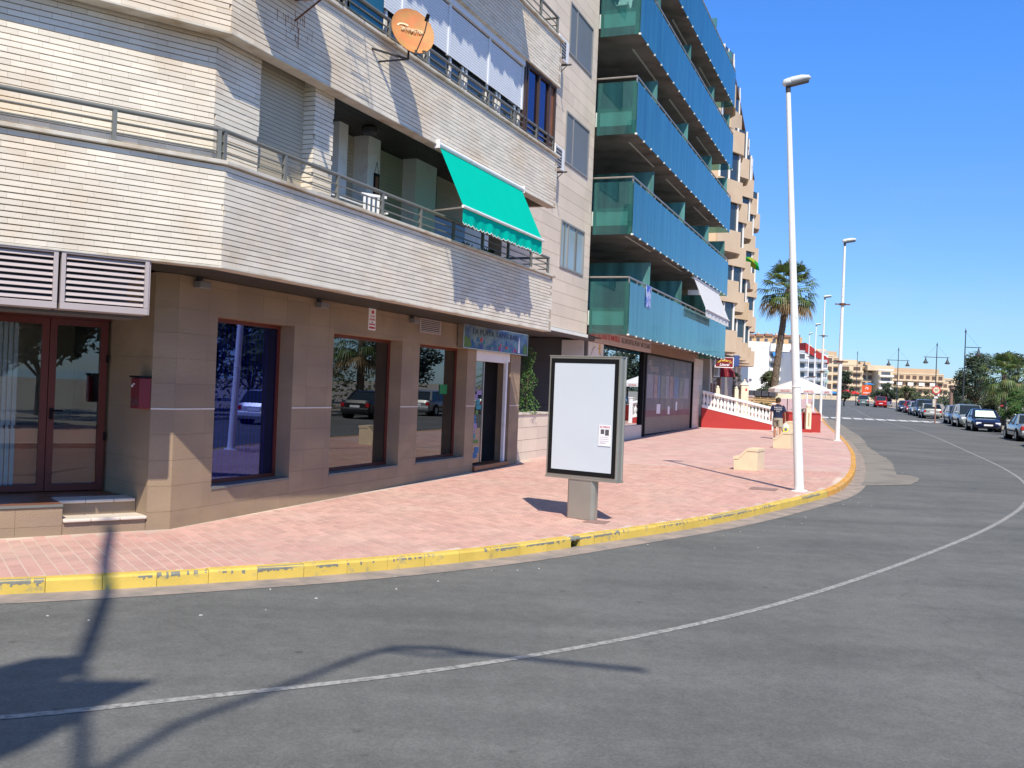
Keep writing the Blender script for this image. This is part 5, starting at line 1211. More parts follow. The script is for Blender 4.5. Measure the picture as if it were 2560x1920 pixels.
# ================================================================ PALMS AND TREES
def fan_palm(label,x,y,z,h,lean,cr,nf=46,trunk=.25,seed=1,low=True,blade=.5,tag_=None):
    rn=random.Random(seed); t=thing('fan_palm',label,'palm tree',Matrix.Translation((x,y,z)))
    tr=MB(); n=14; m=24
    prof=[]
    for j in range(m+1):
        q=j/m; rr=trunk*(1.25-.35*min(1,q*4))*(1-.18*q); prof.append((q,rr))
    for j,(q,rr) in enumerate(prof):
        for k in range(n):
            a=2*math.pi*k/n; rj=rr*(1+.07*rn.uniform(-1,1)); tr.v.append((lean[0]*q**1.5+rj*math.cos(a),lean[1]*q+rj*math.sin(a),h*q))
    for j in range(m):
        for k in range(n): tr.f.append((j*n+k,j*n+(k+1)%n,(j+1)*n+(k+1)%n,(j+1)*n+k))
    # leaf-base stubs
    for j in range(int(h*34)):
        q=rn.random(); a=rn.uniform(0,6.28); rr=trunk*(1.25-.35*min(1,q*4))*(1-.18*q); c=Vector((lean[0]*q**1.5+rr*math.cos(a),lean[1]*q+rr*math.sin(a),h*q)); o=Vector((math.cos(a),math.sin(a),0)); s=Vector((-math.sin(a),math.cos(a),0))*.05
        tr.add([c-s,c+s,c+o*.06+Vector((0,0,.09))],[(0,1,2)])
    part('trunk',tr,trunkm,t)
    top=Vector((lean[0],lean[1],h)); L1=MB(); L2=MB(); ST=MB()
    for i in range(nf):
        q=(i+.5)/nf; az=i*2.39996+rn.uniform(-.2,.2); el=math.radians(82-128*q**.9) ; st=cr*(.52+.1*rn.random())
        d=Vector((math.cos(az)*math.cos(el),math.sin(az)*math.cos(el),math.sin(el)))
        p0=top+Vector((0,0,-.25*q)); mid=p0+d*st*.6; p1=p0+d*st+Vector((0,0,-.10*st*(1-abs(math.sin(el)))))
        ST.tube([p0,mid,p1],.016,4)
        fwd=(p1-mid).normalized(); side=fwd.cross(Vector((0,0,1)));
        if side.length<.1: side=Vector((1,0,0))
        side.normalize(); up=side.cross(fwd); nb=15; R_=cr*blade*(.85+.25*rn.random())
        tgt=L2 if (q>.80 and low) else L1
        for b in range(nb):
            an=math.radians(-78+156*b/(nb-1)); bd=(fwd*math.cos(an)+side*math.sin(an)+up*.12*math.cos(an*2)).normalized(); ln=R_*(.75+.25*math.cos(an))
            w=bd.cross(up).normalized()*ln*.048; a1=p1+bd*ln*.55; dr=.18+.25*rn.random()+(.25 if q>.6 else 0)
            a2=p1+bd*ln*(.93-.12*dr)+Vector((0,0,-ln*dr))
            tgt.add([p1-w*.2,p1+w*.2,a1+w,a1-w],[(0,1,2,3)]); tgt.add([a1-w,a1+w,a2],[(0,1,2)])
    part('fronds',L1,palml,t,kind='stuff'); part('stalks',ST,palml,t,kind='stuff')
    if L2.v: part('dry_fronds',L2,palmd,t,kind='stuff')
    return t
fan_palm('tall fan palm with a shaggy trunk behind the first street lamp',16.9,63.0,gz(0,63),8.6,(.78,0),2.25,nf=58,trunk=.26,seed=3,blade=.48)
def date_palm(label,x,y,z,h,cr,nf=34,seed=2,tr=.3,m=palml,cat='palm tree'):
    rn=random.Random(seed); t=thing('date_palm',label,cat,Matrix.Translation((x,y,z)))
    part('trunk',MB().lathe((0,0,0),[(tr*1.2,0),(tr,.4),(tr,h*.6),(tr*1.15,h)],10),trunkm,t)
    F_=MB()
    for i in range(nf):
        q=(i+.5)/nf; az=i*2.39996; el=math.radians(78-85*q); d=Vector((math.cos(az)*math.cos(el),math.sin(az)*math.cos(el),math.sin(el))); side=Vector((-math.sin(az),math.cos(az),0)); L_=cr*(.9+.2*rn.random()); pts=[]
        for j in range(13):
            s=j/12; pts.append(Vector((0,0,h))+d*L_*s+Vector((0,0,-L_*.55*s*s)))
        F_.tube(pts[:10],.014,3)
        for j in range(1,12):
            for sg in (-1,1):
                for e in (0,.5):
                    p=pts[j]+(pts[j+1]-pts[j])*e; ll=L_*.22*(1-.55*(j/12)**2)*(.85+.3*rn.random()); fw=(pts[j+1]-pts[j]).normalized(); q2=p+(side*sg*.75+fw*.6+Vector((0,0,-.25))).normalized()*ll; w=fw*ll*.05
                    F_.add([p-w,p+w,q2],[(0,1,2)])
    part('fronds',F_,m,t,kind='stuff'); return t
def tree(label,x,y,z,w,h,trunkh,leaf,n=2600,seed=1,ls=.10,dep=None,gaps=.55,name='tree',cat='tree',clumps=16):
    rn=random.Random(seed); t=thing(name,label,cat,Matrix.Translation((x,y,z))); dep=dep or w
    B=MB(); B.cyl((0,0,0),(rn.uniform(-.1,.1),0,trunkh),w*.035+.04,w*.025+.03,n=8)
    C=[]
    for k in range(clumps):
        a=rn.uniform(0,6.283); q=rn.random()**.5; zz=trunkh+(h-trunkh)*rn.uniform(.08,.92); k2=math.sin(math.pi*min(.98,max(.12,(zz-trunkh)/(h-trunkh)*.85+.12)))
        c=Vector((w/2*.78*q*k2*math.cos(a),dep/2*.78*q*k2*math.sin(a),zz)); C.append((c,rn.uniform(.55,1.0)*min(w,h-trunkh)*.23*gaps/.55))
        B.tube([(0,0,trunkh*.9),(c.x*.45,c.y*.45,(trunkh+c.z)/2),tuple(c)],w*.008+.012,5)
    part('trunk',B,barkm,t); Lf=MB()
    for k in range(n):
        c,r0=C[rn.randrange(len(C))]; d=Vector((rn.gauss(0,1),rn.gauss(0,1),rn.gauss(0,.8))).normalized()*r0*(rn.random()**.38); p=c+d
        s=ls*rn.uniform(.6,1.3); u=Vector((rn.gauss(0,1),rn.gauss(0,1),rn.gauss(0,.7))).normalized(); v_=u.orthogonal().normalized()
        Lf.add([p-u*s,p+v_*s*.45,p+u*s,p-v_*s*.45],[(0,1,2,3)])
    part('crown',Lf,leaf,t,kind='stuff'); return t
# terrace greenery around the palm
tree('dark spiky bush on the terrace left of the palm trunk',15.7,60.5,gz(0,60),2.0,2.1,.3,leafd,1500,5,.10,name='bush',cat='bush')
date_palm('low green palm bush directly behind the man',14.95,57.5,gz(0,57),.7,1.25,30,4,.12,palml)
date_palm('low grey-green palm bush right of the palm trunk on the terrace',17.35,58.5,gz(0,58),.45,1.2,26,6,.12,leafm)
tree('green leafy tree behind the terrace left of the palm',18.0,80,gz(0,80),3.6,3.9,1.2,leafg,3000,8,.13)
tree('second green leafy tree right of the palm trunk',22.6,86,gz(0,86),2.6,3.6,1.2,leafm,2000,9,.13)
fan_palm('small fan palm in front of the white building',15.9,70,gz(0,70),2.4,(0,0),1.0,nf=26,trunk=.12,seed=11)
t=thing('globe_lamp','twin white globe garden lamp on the terrace','street lamp',Matrix.Translation((16.0,66,gz(0,66)))); part('pole',MB().cyl((0,0,0),(0,0,2.6),.03).cyl((-.15,0,2.5),(.15,0,2.5),.015),white,t)
for a in (-.16,.16): part('globe',MB().lathe((a,0,2.52),[(.02,0),(.09,.05),(.11,.11),(.09,.17),(.02,.21)],10),white,t,smooth=50)
t=thing('street_lamp','thin white street lamp in front of the blue awning building','street lamp',Matrix.Translation((30.9,120,gz(0,120)))); part('pole',MB().cyl((0,0,0),(0,0,7.2),.09,.06),whitep,t); part('lamp_head',MB().box(-.1,.6,-.1,.1,7.15,7.3),whitep,t)
# trees and shrubs beyond the parked cars
tree('broad dark hedge tree behind the farthest parked cars',59.5,155,gz(0,155),5.6,3.6,.8,leafd,3600,21,.16,dep=3)
tree('long olive hedge tree right of the farthest cars',64.3,158,gz(0,158),5.4,3.2,.8,leafm,3000,22,.16,dep=3)
tree('grey-green rounded shrub behind the silver saloon',54.8,130,gz(0,130),4.4,2.7,.4,mat('grey_green_leaf',(.10,.12,.06),.6,.2,1.5,iv=.35,trans=.2),3000,23,.13,dep=3)
tree('dark bush just right of the round speed sign',48.6,106,gz(0,106),3.2,2.6,.3,leafd,2200,24,.12)
tree('large loose dark tree against the sky behind the parked cars',43.0,90,gz(0,90),6.2,5.9,1.6,leafd,5200,25,.15,gaps=.62,clumps=26)
tree('second large dark tree left of the fan palm',45.6,88,gz(0,88),4.2,6.0,1.5,leafd,3600,26,.15,clumps=18)
tree('olive shrub behind the light silver people carrier',39.3,80,gz(0,80),3.0,2.5,.3,leafm,2600,27,.11)
tree('bright green hibiscus bush behind the dark blue car',38.2,73.5,gz(0,73),3.4,2.75,.2,leafg,3800,28,.10)
tree('bright green hibiscus bush beside the right edge',37.0,68,gz(0,68),3.0,2.3,.2,leafg,3200,29,.10)
tree('dark tree at the right edge behind the fan palm',47.0,85,gz(0,85),4.4,5.2,1.2,leafd,3600,30,.15)
t=thing('hibiscus_flower','red hibiscus flower on the bush at the right','flower',Matrix.Translation((36.1,71.6,gz(0,71)+1.45))); part('petals',MB().lathe((0,0,0),[(.02,0),(.13,.06),(.11,.12),(.02,.08)],7),redi,t)
fan_palm('bushy fan palm standing among the trees at the right edge',38.2,75.5,gz(0,75),3.9,(0,0),2.1,nf=44,trunk=.22,seed=14,low=False,blade=.55)
date_palm('date palm with arching fronds cut by the right edge',31.6,57.5,gz(0,61),2.2,2.6,48,15,.3)
tree('dark evergreen tree before the far cream flats',48.6,142,gz(0,142),2.9,5.2,.5,leafd,2600,31,.17)
t=thing('palm_stump','bare brown palm trunk among the bushes','palm tree',Matrix.Translation((45.2,100,gz(0,100)))); part('trunk',MB().lathe((0,0,0),[(.22,0),(.18,.5),(.16,3.0),(.22,3.2)],10),mat('pinkish_trunk',(.25,.16,.12),.9,.2,8,.5,20),t)
# greenery outside the frame that the shop windows mirror
fan_palm('fan palm across the road, seen only mirrored in the shop windows',30.5,44,gz(0,44),4.2,(0,0),2.3,nf=40,trunk=.28,seed=16)
date_palm('date palm across the road, seen only mirrored in the shop windows',27.0,36,gz(0,36),3.6,2.9,36,17,.32)
date_palm('second date palm across the road, mirrored in the shop windows',24.5,27,gz(0,27),3.8,3.0,36,18,.32)
tree('round tree across the road, mirrored in the entrance glass',24,13,0,5.5,6.0,2.0,leafd,4200,33,.15)
for i_,(x_,y_,w_,h_,l_) in enumerate(((29,31,6,5.5,'first mirrored hedge tree across the road'),(33,38,6,6.0,'second mirrored hedge tree across the road'),(40,47,7,6.5,'third mirrored hedge tree across the road'),(27,22,6,6,'fourth mirrored hedge tree across the road'),(34,27,8,8,'tall mirrored tree behind the hedge trees across the road'),(45,40,9,8,'second tall mirrored tree behind the hedge trees'))):
    tree(l_,x_,y_,gz(0,y_),w_,h_,.9,(leafd,leafm)[i_%2],3600,50+i_,.18)
for i_,(x_,y_,w_,h_,l_) in enumerate(((11.5,-6,5,5.5,'tree behind the photographer, mirrored in the entrance door'),(17,-8,6,6.5,'taller tree behind the photographer, mirrored in the entrance door'),(21,-15,8,7.5,'farthest tree behind the photographer, mirrored in the entrance door'))):
    tree(l_,x_,y_,0,w_,h_,1.6,(leafd,leafm)[i_%2],3000,70+i_,.18)
tree('dark tree across the road behind the mirrored cars',36,52,gz(0,52),6,6,1.5,leafd,4200,34,.16)
hg=MB(); rn=random.Random(91); HP=offs(RS,5.5)
for (x,y,h) in walk([q for q in HP if 3<q[1]<52],.012):
    z=zg(y)+rn.random()**.8*2.3; c=Vector((x+rn.gauss(0,.45),y+rn.gauss(0,.45),z)); s=rn.uniform(.08,.16); u=Vector((rn.gauss(0,1),rn.gauss(0,1),rn.gauss(0,.7))).normalized(); v_=u.orthogonal().normalized()
    hg.add([c-u*s,c+v_*s*.5,c+u*s,c-v_*s*.5],[(0,1,2,3)])
solo('hedge',hg,leafm,'long olive hedge along the promenade, mirrored in the shop windows','hedge',kind='stuff')
# ================================================================ PARKED CARS
def car(label,x,y,deg,col,kind='hatch',rear=False,extra=None,metal=.3):
    """deg: heading of the car's front measured right of +Y"""
    rn=random.Random(int(x*10)); F=FR(x,y,zg(y)-.13,deg)@Matrix.Rotation(math.atan(.0085)*math.cos(R(deg)),4,'X')
    t=thing('parked_car',label,'car',F,'cars parked along the far kerb')
    S={'hatch':(4.0,1.70,1.45),'sedan':(4.5,1.76,1.42),'wagon':(4.5,1.76,1.48),'van':(4.3,1.80,1.66),'suv':(4.4,1.80,1.74)}[kind]
    L,Wd,H=S; hw=Wd/2
    pm_=mat('car_paint_'+label[:18].replace(' ','_')+str(int(y)),col,.32,.02,2,metal=metal,coat=.8)
    belt={'hatch':.90,'sedan':.90,'wagon':.92,'van':1.0,'suv':1.05}[kind]
    hood={'hatch':.86,'sedan':.84,'wagon':.86,'van':.98,'suv':1.02}[kind]
    # stations along y: (y, half width, z bottom, z top)
    f=L/2
    boot={'sedan':.96}.get(kind,belt+.02)
    st=[(-f,hw*.80,.34,boot-.16),(-f+.10,hw*.93,.24,boot-.02),(-f+.6,hw*.99,.20,boot),(-f*.3,hw,.19,belt+.01),(f*.15,hw,.19,belt),(f*.45,hw*.99,.19,hood+.02),(f-.55,hw*.96,.20,hood-.07),(f-.15,hw*.88,.22,hood-.20),(f,hw*.72,.32,hood-.34)]
    b=MB(); n=12
    for (yy,w,z0,z1) in st:
        zm=(z0+z1)/2
        for (a,c_) in ((-.80,z0),(-.97,z0+.10),(-1.0,zm),(-.985,z1-.14),(-.90,z1-.03),(-.6,z1),(.6,z1),(.90,z1-.03),(.985,z1-.14),(1.0,zm),(.97,z0+.10),(.80,z0)): b.v.append((w*a,yy,c_))
    for j in range(len(st)-1):
        for k in range(n): b.f.append((j*n+k,j*n+(k+1)%n,(j+1)*n+(k+1)%n,(j+1)*n+k))
    b.f+=[tuple(range(n)),tuple(range(len(st)*n-1,(len(st)-1)*n-1,-1))]
    part('body',b,pm_,t,smooth=38)
    # greenhouse
    g0,g1={'hatch':(-f+.12,f*.42),'sedan':(-f+.75,f*.40),'wagon':(-f+.1,f*.42),'van':(-f+.08,f*.62),'suv':(-f+.1,f*.42)}[kind]
    r0,r1={'hatch':(-f+.55,f*.02),'sedan':(-f+1.35,f*.0),'wagon':(-f+.42,f*.02),'van':(-f+.30,f*.12),'suv':(-f+.40,f*.05)}[kind]
    w0,w1=hw*.93,hw*.74; zb=belt-.03; zt_=H-.05
    gl=MB(); base=[(-w0,g0,zb),(w0,g0,zb),(w0,g1,zb-.02),(-w0,g1,zb-.02)]; top=[(-w1,r0,zt_),(w1,r0,zt_),(w1,r1,zt_),(-w1,r1,zt_)]
    gl.add(base+top,[(0,1,5,4),(1,2,6,5),(2,3,7,6),(3,0,4,7)]); part('windows',gl,carg,t)
    rf=MB(); 
    rr=[(r0-.06,w1*.93,zt_-.02),(r0+.1,w1,zt_+.02),((r0+r1)/2,w1*1.01,zt_+.05),(r1-.1,w1,zt_+.02),(r1+.07,w1*.95,zt_-.03)]
    for yy,w,zz in rr: rf.v+=[(-w,yy,zz-.045),(-w*.85,yy,zz),(w*.85,yy,zz),(w,yy,zz-.045)]
    for j in range(4):
        for k in range(3): rf.f.append((j*4+k,j*4+k+1,(j+1)*4+k+1,(j+1)*4+k))
    part('roof',rf,pm_,t,smooth=60)
    pl=MB()
    def post(a,c_,w=.045): pl.cyl(a,c_,w,w*.8,n=5)
    for s in (-1,1):
        post((s*w0,g1-.02,zb-.02),(s*w1,r1,zt_)); post((s*w0,g0+.02,zb),(s*w1,r0,zt_),.07)
        my=(g0+g1)/2; post((s*w0*1.0,my-.05,zb),(s*w1*1.0,(r0+r1)/2-.05,zt_),.035)
    part('pillars',pl,pm_,t)
    for s in (-1,1):
        part('mirror',MB().box(s*(hw+.02)-.09,s*(hw+.02)+.09,g1-.42,g1-.34,belt+.02,belt+.14),pm_,t,bevel=.02)
        part('headlight',MB().box(s*hw*.66-.16,s*hw*.66+.16,f-.17,f-.045,hood-.40,hood-.24),clearl,t,bevel=.03)
        part('tail_light',MB().box(s*hw*.76-.10,s*hw*.76+.10,-f-.01,-f+.12,belt-.30 if kind in('hatch','sedan') else belt-.45,belt-.10),redl,t,bevel=.02)
        part('bumper_strip',MB().box(s*hw-.01,s*hw+.012,-f*.6,f*.5,.48,.54),blackm,t)
    part('grille',MB().box(-.36,.36,f-.035,f+.012,.50,.60).box(-.5,.5,f-.06,f-.0,.30,.40),blackm,t)
    for s in (-1,1):
        pass
    part('number_plate',MB().box(-.26,.26,f+.006,f+.02,.40,.50),paper,t); part('number_plate',MB().box(-.26,.26,-f-.02,-f-.0,.58,.69),paper,t)
    part('rear_bumper',MB().box(-hw*.86,hw*.86,-f-.05,-f+.1,.34,.55),pm_,t,bevel=.04)
    for s in (-1,1):
        for yy in (-f+.78,f-.80):
            w=thing_part('wheel',t,WM[t]@Matrix.Translation((s*(hw-.09),yy,.31)))
            part('tyre',MB().cyl((-.10,0,0),(.10,0,0),.31,n=18),rubber,w,smooth=30); part('rim',MB().cyl((-.106,0,0),(.106,0,0),.19,n=10),rimm,w)
            part('wheel_arch',MB().cyl((s*(hw-.35),yy,.33),(s*(hw+.004),yy,.33),.37,n=18),blackm,t)
    return t
def thing_part(name,parent,M):
    o=bpy.data.objects.new(name,None); COL.objects.link(o); o.parent=parent; o.matrix_basis=WM[parent].inverted()@M; o.empty_display_size=.1; WM[o]=M.copy(); return o
H_=17
car('silver grey saloon seen from behind at the right edge',27.75,52.1,H_,(.26,.29,.30),'sedan')
c2=car('dark blue hatchback with a silver sunshade behind its windscreen',31.05,63.9,H_+180,(.012,.018,.07),'hatch')
f_=2.0
ssh=thing('sunshade','crumpled silver sunshade behind the windscreen of the dark blue car','sunshade',WM[c2])
Q=[(-.62,.83,.93),(.62,.83,.93),(.53,.22,1.33),(-.53,.22,1.33)]; m=MB(); m.v=[(x,y+.035,z+.02) for x,y,z in Q]; m.f=[(0,1,2,3)]; 
o=part('foil',m,mat('sunshade_foil',(.62,.80,.72),.4,.25,7),ssh)
car('light silver people carrier facing the camera behind the blue car',33.4,71.0,H_+180,(.36,.40,.38),'van')
car('blue grey estate car facing the camera, fourth in the row',35.6,77.4,H_+180,(.16,.21,.27),'wagon')
car('silver saloon seen from behind just beyond the speed sign',40.1,93.0,18,(.33,.35,.33),'sedan')
car('dark grey off-road car beyond the silver saloon',42.3,99.6,18+180,(.06,.08,.13),'suv')
car('pale silver hatchback beyond the dark off-road car',44.3,106.0,18+180,(.42,.46,.45),'hatch')
car('bright red hatchback facing the camera in the far row',47.2,114.5,18+180,(.55,.02,.01),'hatch')
car('dark grey saloon beyond the bright red hatchback',49.3,121.5,18+180,(.06,.07,.11),'sedan')
car('red off-road car seen from behind, near the far end of the row',56.9,150,18,(.40,.012,.015),'suv')
car('grey green small car left of the red off-road car',58.2,161,18,(.14,.20,.20),'suv')
car('white van behind the trees at the far end of the row',60.6,157.5,18,(.70,.70,.70),'van')
car('silver hatchback across the road, mirrored in the shop windows',25.1,45.0,22,(.34,.36,.37),'hatch')
car('black saloon across the road, mirrored in the middle window',22.6,38.6,26,(.02,.02,.025),'sedan')
car('white hatchback across the road, mirrored in the blue window',18.9,30.2,30,(.65,.65,.65),'hatch')
# speed sign
t=thing('speed_sign','round red and white speed limit sign on a post by the crossing','road sign',FR(32.98,75.6,gz(0,75.6),90+4))
part('post',MB().box(-.04,.04,-.04,.04,-.1,2.6),mat('brownish_post',(.30,.15,.12),.7,.1),t); part('disc',MB().cyl((.045,0,2.50),(.06,0,2.50),.33,n=24),redi,t); part('face',MB().cyl((.061,0,2.50),(.064,0,2.50),.235,n=24),mat('sign_ivory',(.70,.62,.42),.6),t)
lettering('40',.28,darki,t,facing(WM[t],.068,0,2.50)); part('plate',MB().box(.042,.05,-.14,.14,1.86,2.0).box(.042,.05,.12,.24,2.04,2.3),paper,t); part('bin',MB().box(-.12,.10,-.25,-.05,1.2,1.8),coping,t)
# promenade lamps
def plamp(label,x,y,H,arms,dr=.0):
    t=thing('promenade_lamp',label,'promenade lamp',FR(x,y,gz(x,y),dr),'dark promenade lamps with hanging bell lanterns')
    part('pole',MB().cyl((0,0,0),(0,0,H),.07,.04,n=8).lathe((0,0,H-.15),[(.05,0),(.09,.08),(.03,.22),(.02,.35)],8),iron,t)
    zc=H-1.35
    for a in arms:
        part('arm',MB().cyl((0,0,zc),(a*1.32,0,zc),.032,n=6),iron,t); part('stay_cable',MB().cyl((0,0,H-.1),(a*1.15,0,zc+.03),.008,n=4),iron,t)
        part('lantern',MB().lathe((a*1.12,0,zc-.62),[(.26,0),(.27,.03),(.14,.20),(.09,.34),(.06,.44),(.03,.60)],12),iron,t,smooth=40); part('lantern_glass',MB().lathe((a*1.12,0,zc-.68),[(.14,0),(.22,.05),(.22,.07)],12),mat('pinkish_lens%d'%int(x*a),(.35,.25,.22),.3),t)
    return t
plamp('single-armed dark promenade lamp rising behind the fan palm',37.15,80,7.5,(1,))
plamp('double-armed dark promenade lamp above the speed sign',43.55,100,7.35,(-1,1))
plamp('double-armed dark promenade lamp in the middle of the far row',45.55,115,7.4,(-1,1))
plamp('single-armed dark promenade lamp farthest along the road',53.1,150,8.2,(1,))
# unseen made-up lamp, shaped back from the shadows it throws across the road
t=thing('promenade_lamp','made-up bent-armed lamp out of view behind the camera, shaped to cast the shadows on the road','promenade lamp',Matrix.Translation((-.54,-4.69,-.13)),'dark promenade lamps with hanging bell lanterns')
def T(x,y,z=12.0):  # world point at height z whose shadow falls on (x,y) of the road
    k=(z+.13)/math.tan(R(SUN_EL)); return Vector((x+math.sin(R(SUN_AZ))*k+.54,y-math.cos(R(SUN_AZ))*k+4.69,z+.13))
part('pole',MB().cyl((0,0,0),T(-2.13,5.0,11.95),.09,.06,n=8),iron,t)
part('arm',MB().tube([T(-2.13,5.0,11.95),T(-1.94,5.91),T(-1.6,6.51),T(-1.1,7.48),T(-.87,7.8),T(-.5,7.84),T(-.15,7.71),T(1.11,7.44)],.045,8),iron,t)
part('arm',MB().tube([T(-.95,7.7,12.2),T(-.55,7.62,12.2),T(-.12,7.70,12.1)],.03,8),iron,t)
part('arm',MB().tube([T(-3.05,7.1,12.1),T(-3.43,8.24,12.3),T(-3.8,9.34,12.5),T(-4.18,10.24,12.7),T(-4.94,12.21,13)],.07,8).tube([T(-2.13,5.0,11.9),T(-3.05,7.1,12.1)],.05,8),iron,t)
big=[(-3.41,7.15),(-3.1,7.24),(-2.95,6.81),(-3.0,6.66),(-2.36,6.73),(-2.5,6.24),(-2.61,5.46),(-2.75,5.1),(-3.7,5.6),(-3.9,6.3)]
mm_=MB(); A_=[T(px_,py_,11.0) for px_,py_ in big]; B_2=[T(px_,py_,11.2) for px_,py_ in big]; n=len(big); mm_.add(A_+B_2,[tuple(range(n)),tuple(range(2*n-1,n-1,-1))]+[(k,n+k,n+(k+1)%n,(k+1)%n) for k in range(n)]); part('shadow_silhouette',mm_,iron,t)  # flat outline added only to throw the big dark shape on the road
part('silhouette_hanger',MB().cyl(T(-3.05,7.1,12.1),T(-3.1,6.6,11.1),.03),iron,t)
# ================================================================ FAR BUILDINGS
def flats(label,x,y,z0,deg,w,d,nf,fh,nb,wall,band=None,glassm=dglass,balc=True,roof=True,name='apartment_building',parap=.9,top=None,open_=.62):
    t=thing(name,label,'building',FR(x,y,z0,deg))
    H=nf*fh
    part('wall',MB().box(-d,0,0,w,0,H),wall,t)
    if top: part('roof_storey',MB().box(-d,-2.5,w*top[0],w*top[1],H,H+fh*.85),wall,t)
    part('parapet',MB().box(-.3,.12,-.1,w+.1,H,H+.55),band or wall,t)
    wme=MB().box(-.0,.06,-.5,.5,-.5,.5).mesh('window',glassm); bme_=MB().box(0,1.3,-.5,.5,-.5,.5).mesh('balcony',band or wall)
    bw=w/nb
    for i in range(nf):
        for k in range(nb):
            yc=bw*(k+.5); piece('window',wme,t,WM[t]@Matrix.Translation((.0,yc,i*fh+fh*.52))@Matrix.Diagonal((1,bw*open_,fh*.60,1)))
            if balc: piece('balcony',bme_,t,WM[t]@Matrix.Translation((.0,yc,i*fh+fh*.13))@Matrix.Diagonal((1,bw*(.97 if balc=='cont' else .8),fh*.34*parap,1)))
    return t
creamf=mat('far_cream_wall',(.66,.53,.36),.9,.06,.3); tanf=mat('far_tan_wall',(.55,.40,.25),.9,.06,.3); whitef=mat('far_white_wall',(.74,.73,.70),.9,.04,.3); greyf=mat('far_grey_shade',(.42,.46,.50),.8,.1,.5); peachf=mat('far_orange_wall',(.66,.42,.22),.9,.06,.3); fglass=mat('far_window',(.10,.11,.12),.3,.2,.4); fg2=mat('far_window_brown',(.13,.085,.06),.4,.3,.5)
redrf=mat('red_roof',(.36,.03,.025),.8,.1)
def sc(x,z,r): return x*r,2+(z-2)*r
# white building with blue awnings (scaled out to 300 m)
r=2.0; x0,zt0=sc(36.9,9.9,r)
t=flats('white apartment block with a row of bright blue awnings below its roof',x0+5.2,300,1.4,90,11.5,14,5,2.9,4,greyf,whitef,fglass,balc='cont')
part('end_wall',MB().box(-14,.3,-6.4,.0,0,17.5),whitef,t); part('roof_band',MB().box(-14,1.3,-.0,12.5,14.6,17.0),whitef,t)
for k in range(4): part('blue_awning',MB().add([(1.4,.6+k*2.9,14.3),(1.4,3.1+k*2.9,14.3),(2.6,3.1+k*2.9,13.1),(2.6,.6+k*2.9,13.1)],[(0,1,2,3)]),mat('blue_awning_cloth%d'%k,(.03,.22,.60) if k<3 else (.25,.50,.72),.8),t)
t=flats('white apartment block with green balconies right of the palm',x0+17.5,302,1.4,90,6.5,14,5,2.9,2,whitef,mat('pale_green_band',(.35,.55,.50),.8),fglass,balc='cont')
# orange block on the hill behind
r=2.2; x0,zt0=sc(50.2,14.8,r)
t=flats('orange hilltop apartment block with brown tiled roofs above the white one',x0-3,450,12,90,26,16,6,2.9,7,peachf,peachf,fglass,balc=False,open_=.4)
for k in range(6): part('tiled_roof',MB().box(-8,.8,.2+4.2*k,3.9+4.2*k,17.6+.25*(k%3),18.6+.25*(k%3)),mat('far_tiles%d'%k,(.33,.17,.11),.9,.1),t)
for k in range(6): part('chimney',MB().box(-3,-2,1.5+4.2*k,2.3+4.2*k,18.5,19.8),creamf,t)
for k in range(5): part('arched_window',MB().lathe((0,0,0),[(.01,0),(.75,.0),(.75,.05)],10),fglass,t,WM[t]@Matrix.Translation((.03,3+4.6*k,14.6))@Matrix.Rotation(R(90),4,'Y'))
# row along the road end
r=1.75; x0,_=sc(48.8,10,r)
t=flats('white block with small grey arcs and a red sloping roof beside it',x0-1.0,289,1.9,78,9.2,12,5,2.75,3,whitef,greyf,fglass,balc='cont')
t.id_data
part('red_roof',MB().add([(-8,2.4,14.0),(.4,2.4,14.0),(.4,10.2,10.6),(-8,10.2,10.6),(-8,2.4,16.6),(.4,2.4,16.6),(.4,10.2,12.2),(-8,10.2,12.2)],[(0,3,2,1),(4,5,6,7),(0,1,5,4),(1,2,6,5),(2,3,7,6),(3,0,4,7)]),redrf,t)
x1=52.0*1.75
t=flats('narrow white block with stacked white balconies in the far row',x1-1.0,295,1.9,84,5.0,12,4,2.9,1,whitef,whitef,fglass,balc='cont')
x1=55.8*1.75
t=flats('tall cream block with dark recessed windows in the far row',x1-1.5,315,1.9,84,8.0,12,5,2.8,3,creamf,creamf,fg2,balc=False,top=(.1,.8))
x1=59.2*1.75
t=flats('tan block with rounded balconies and reddish shade in the far row',x1-1.2,322,1.9,86,6.5,12,5,2.75,1,tanf,creamf,fglass,balc='cont',top=(.1,.9),parap=.8)
r=2.0
t=flats('long cream and tan apartment block behind the evergreen tree',67.3*r,400,2.0,88,9.4,14,5,2.85,2,creamf,creamf,fg2,balc='cont',top=(.0,.9),parap=.75)
t=flats('tan middle block with a blue parasol on its balcony',72.0*r,402,2.0,90,4.6*1.1,14,5,2.75,2,tanf,tanf,fg2,balc=False,top=(.1,.95))
t=flats('cream block with stacked light balconies at the centre of the far row',76.4*r-3.8,396,2.0,91,6.0,14,5,2.5,1,creamf,whitef,fglass,balc='cont',top=(-.6,1.2))
t=flats('long low cream block with white awnings behind the hedge',80.0*r-3.9,400,2.0,92,21.0,14,4,2.9,8,tanf,creamf,fg2,balc='cont',top=(.05,.95),parap=.7)
for k in range(4): part('white_awning',MB().box(1.3,1.5,1.5+4.5*k,3.8+4.5*k,6.9,8.2),white,t)
t=flats('small cream block right of the long low one',88.3*r,405,2.0,92,5,12,3,2.9,2,creamf,creamf,fg2,balc='cont')
t=flats('cream block with long shaded balconies behind the promenade lamp',91.0*r,430,2.0,93,17,14,4,2.7,4,creamf,creamf,fg2,balc='cont',top=(0,.2))
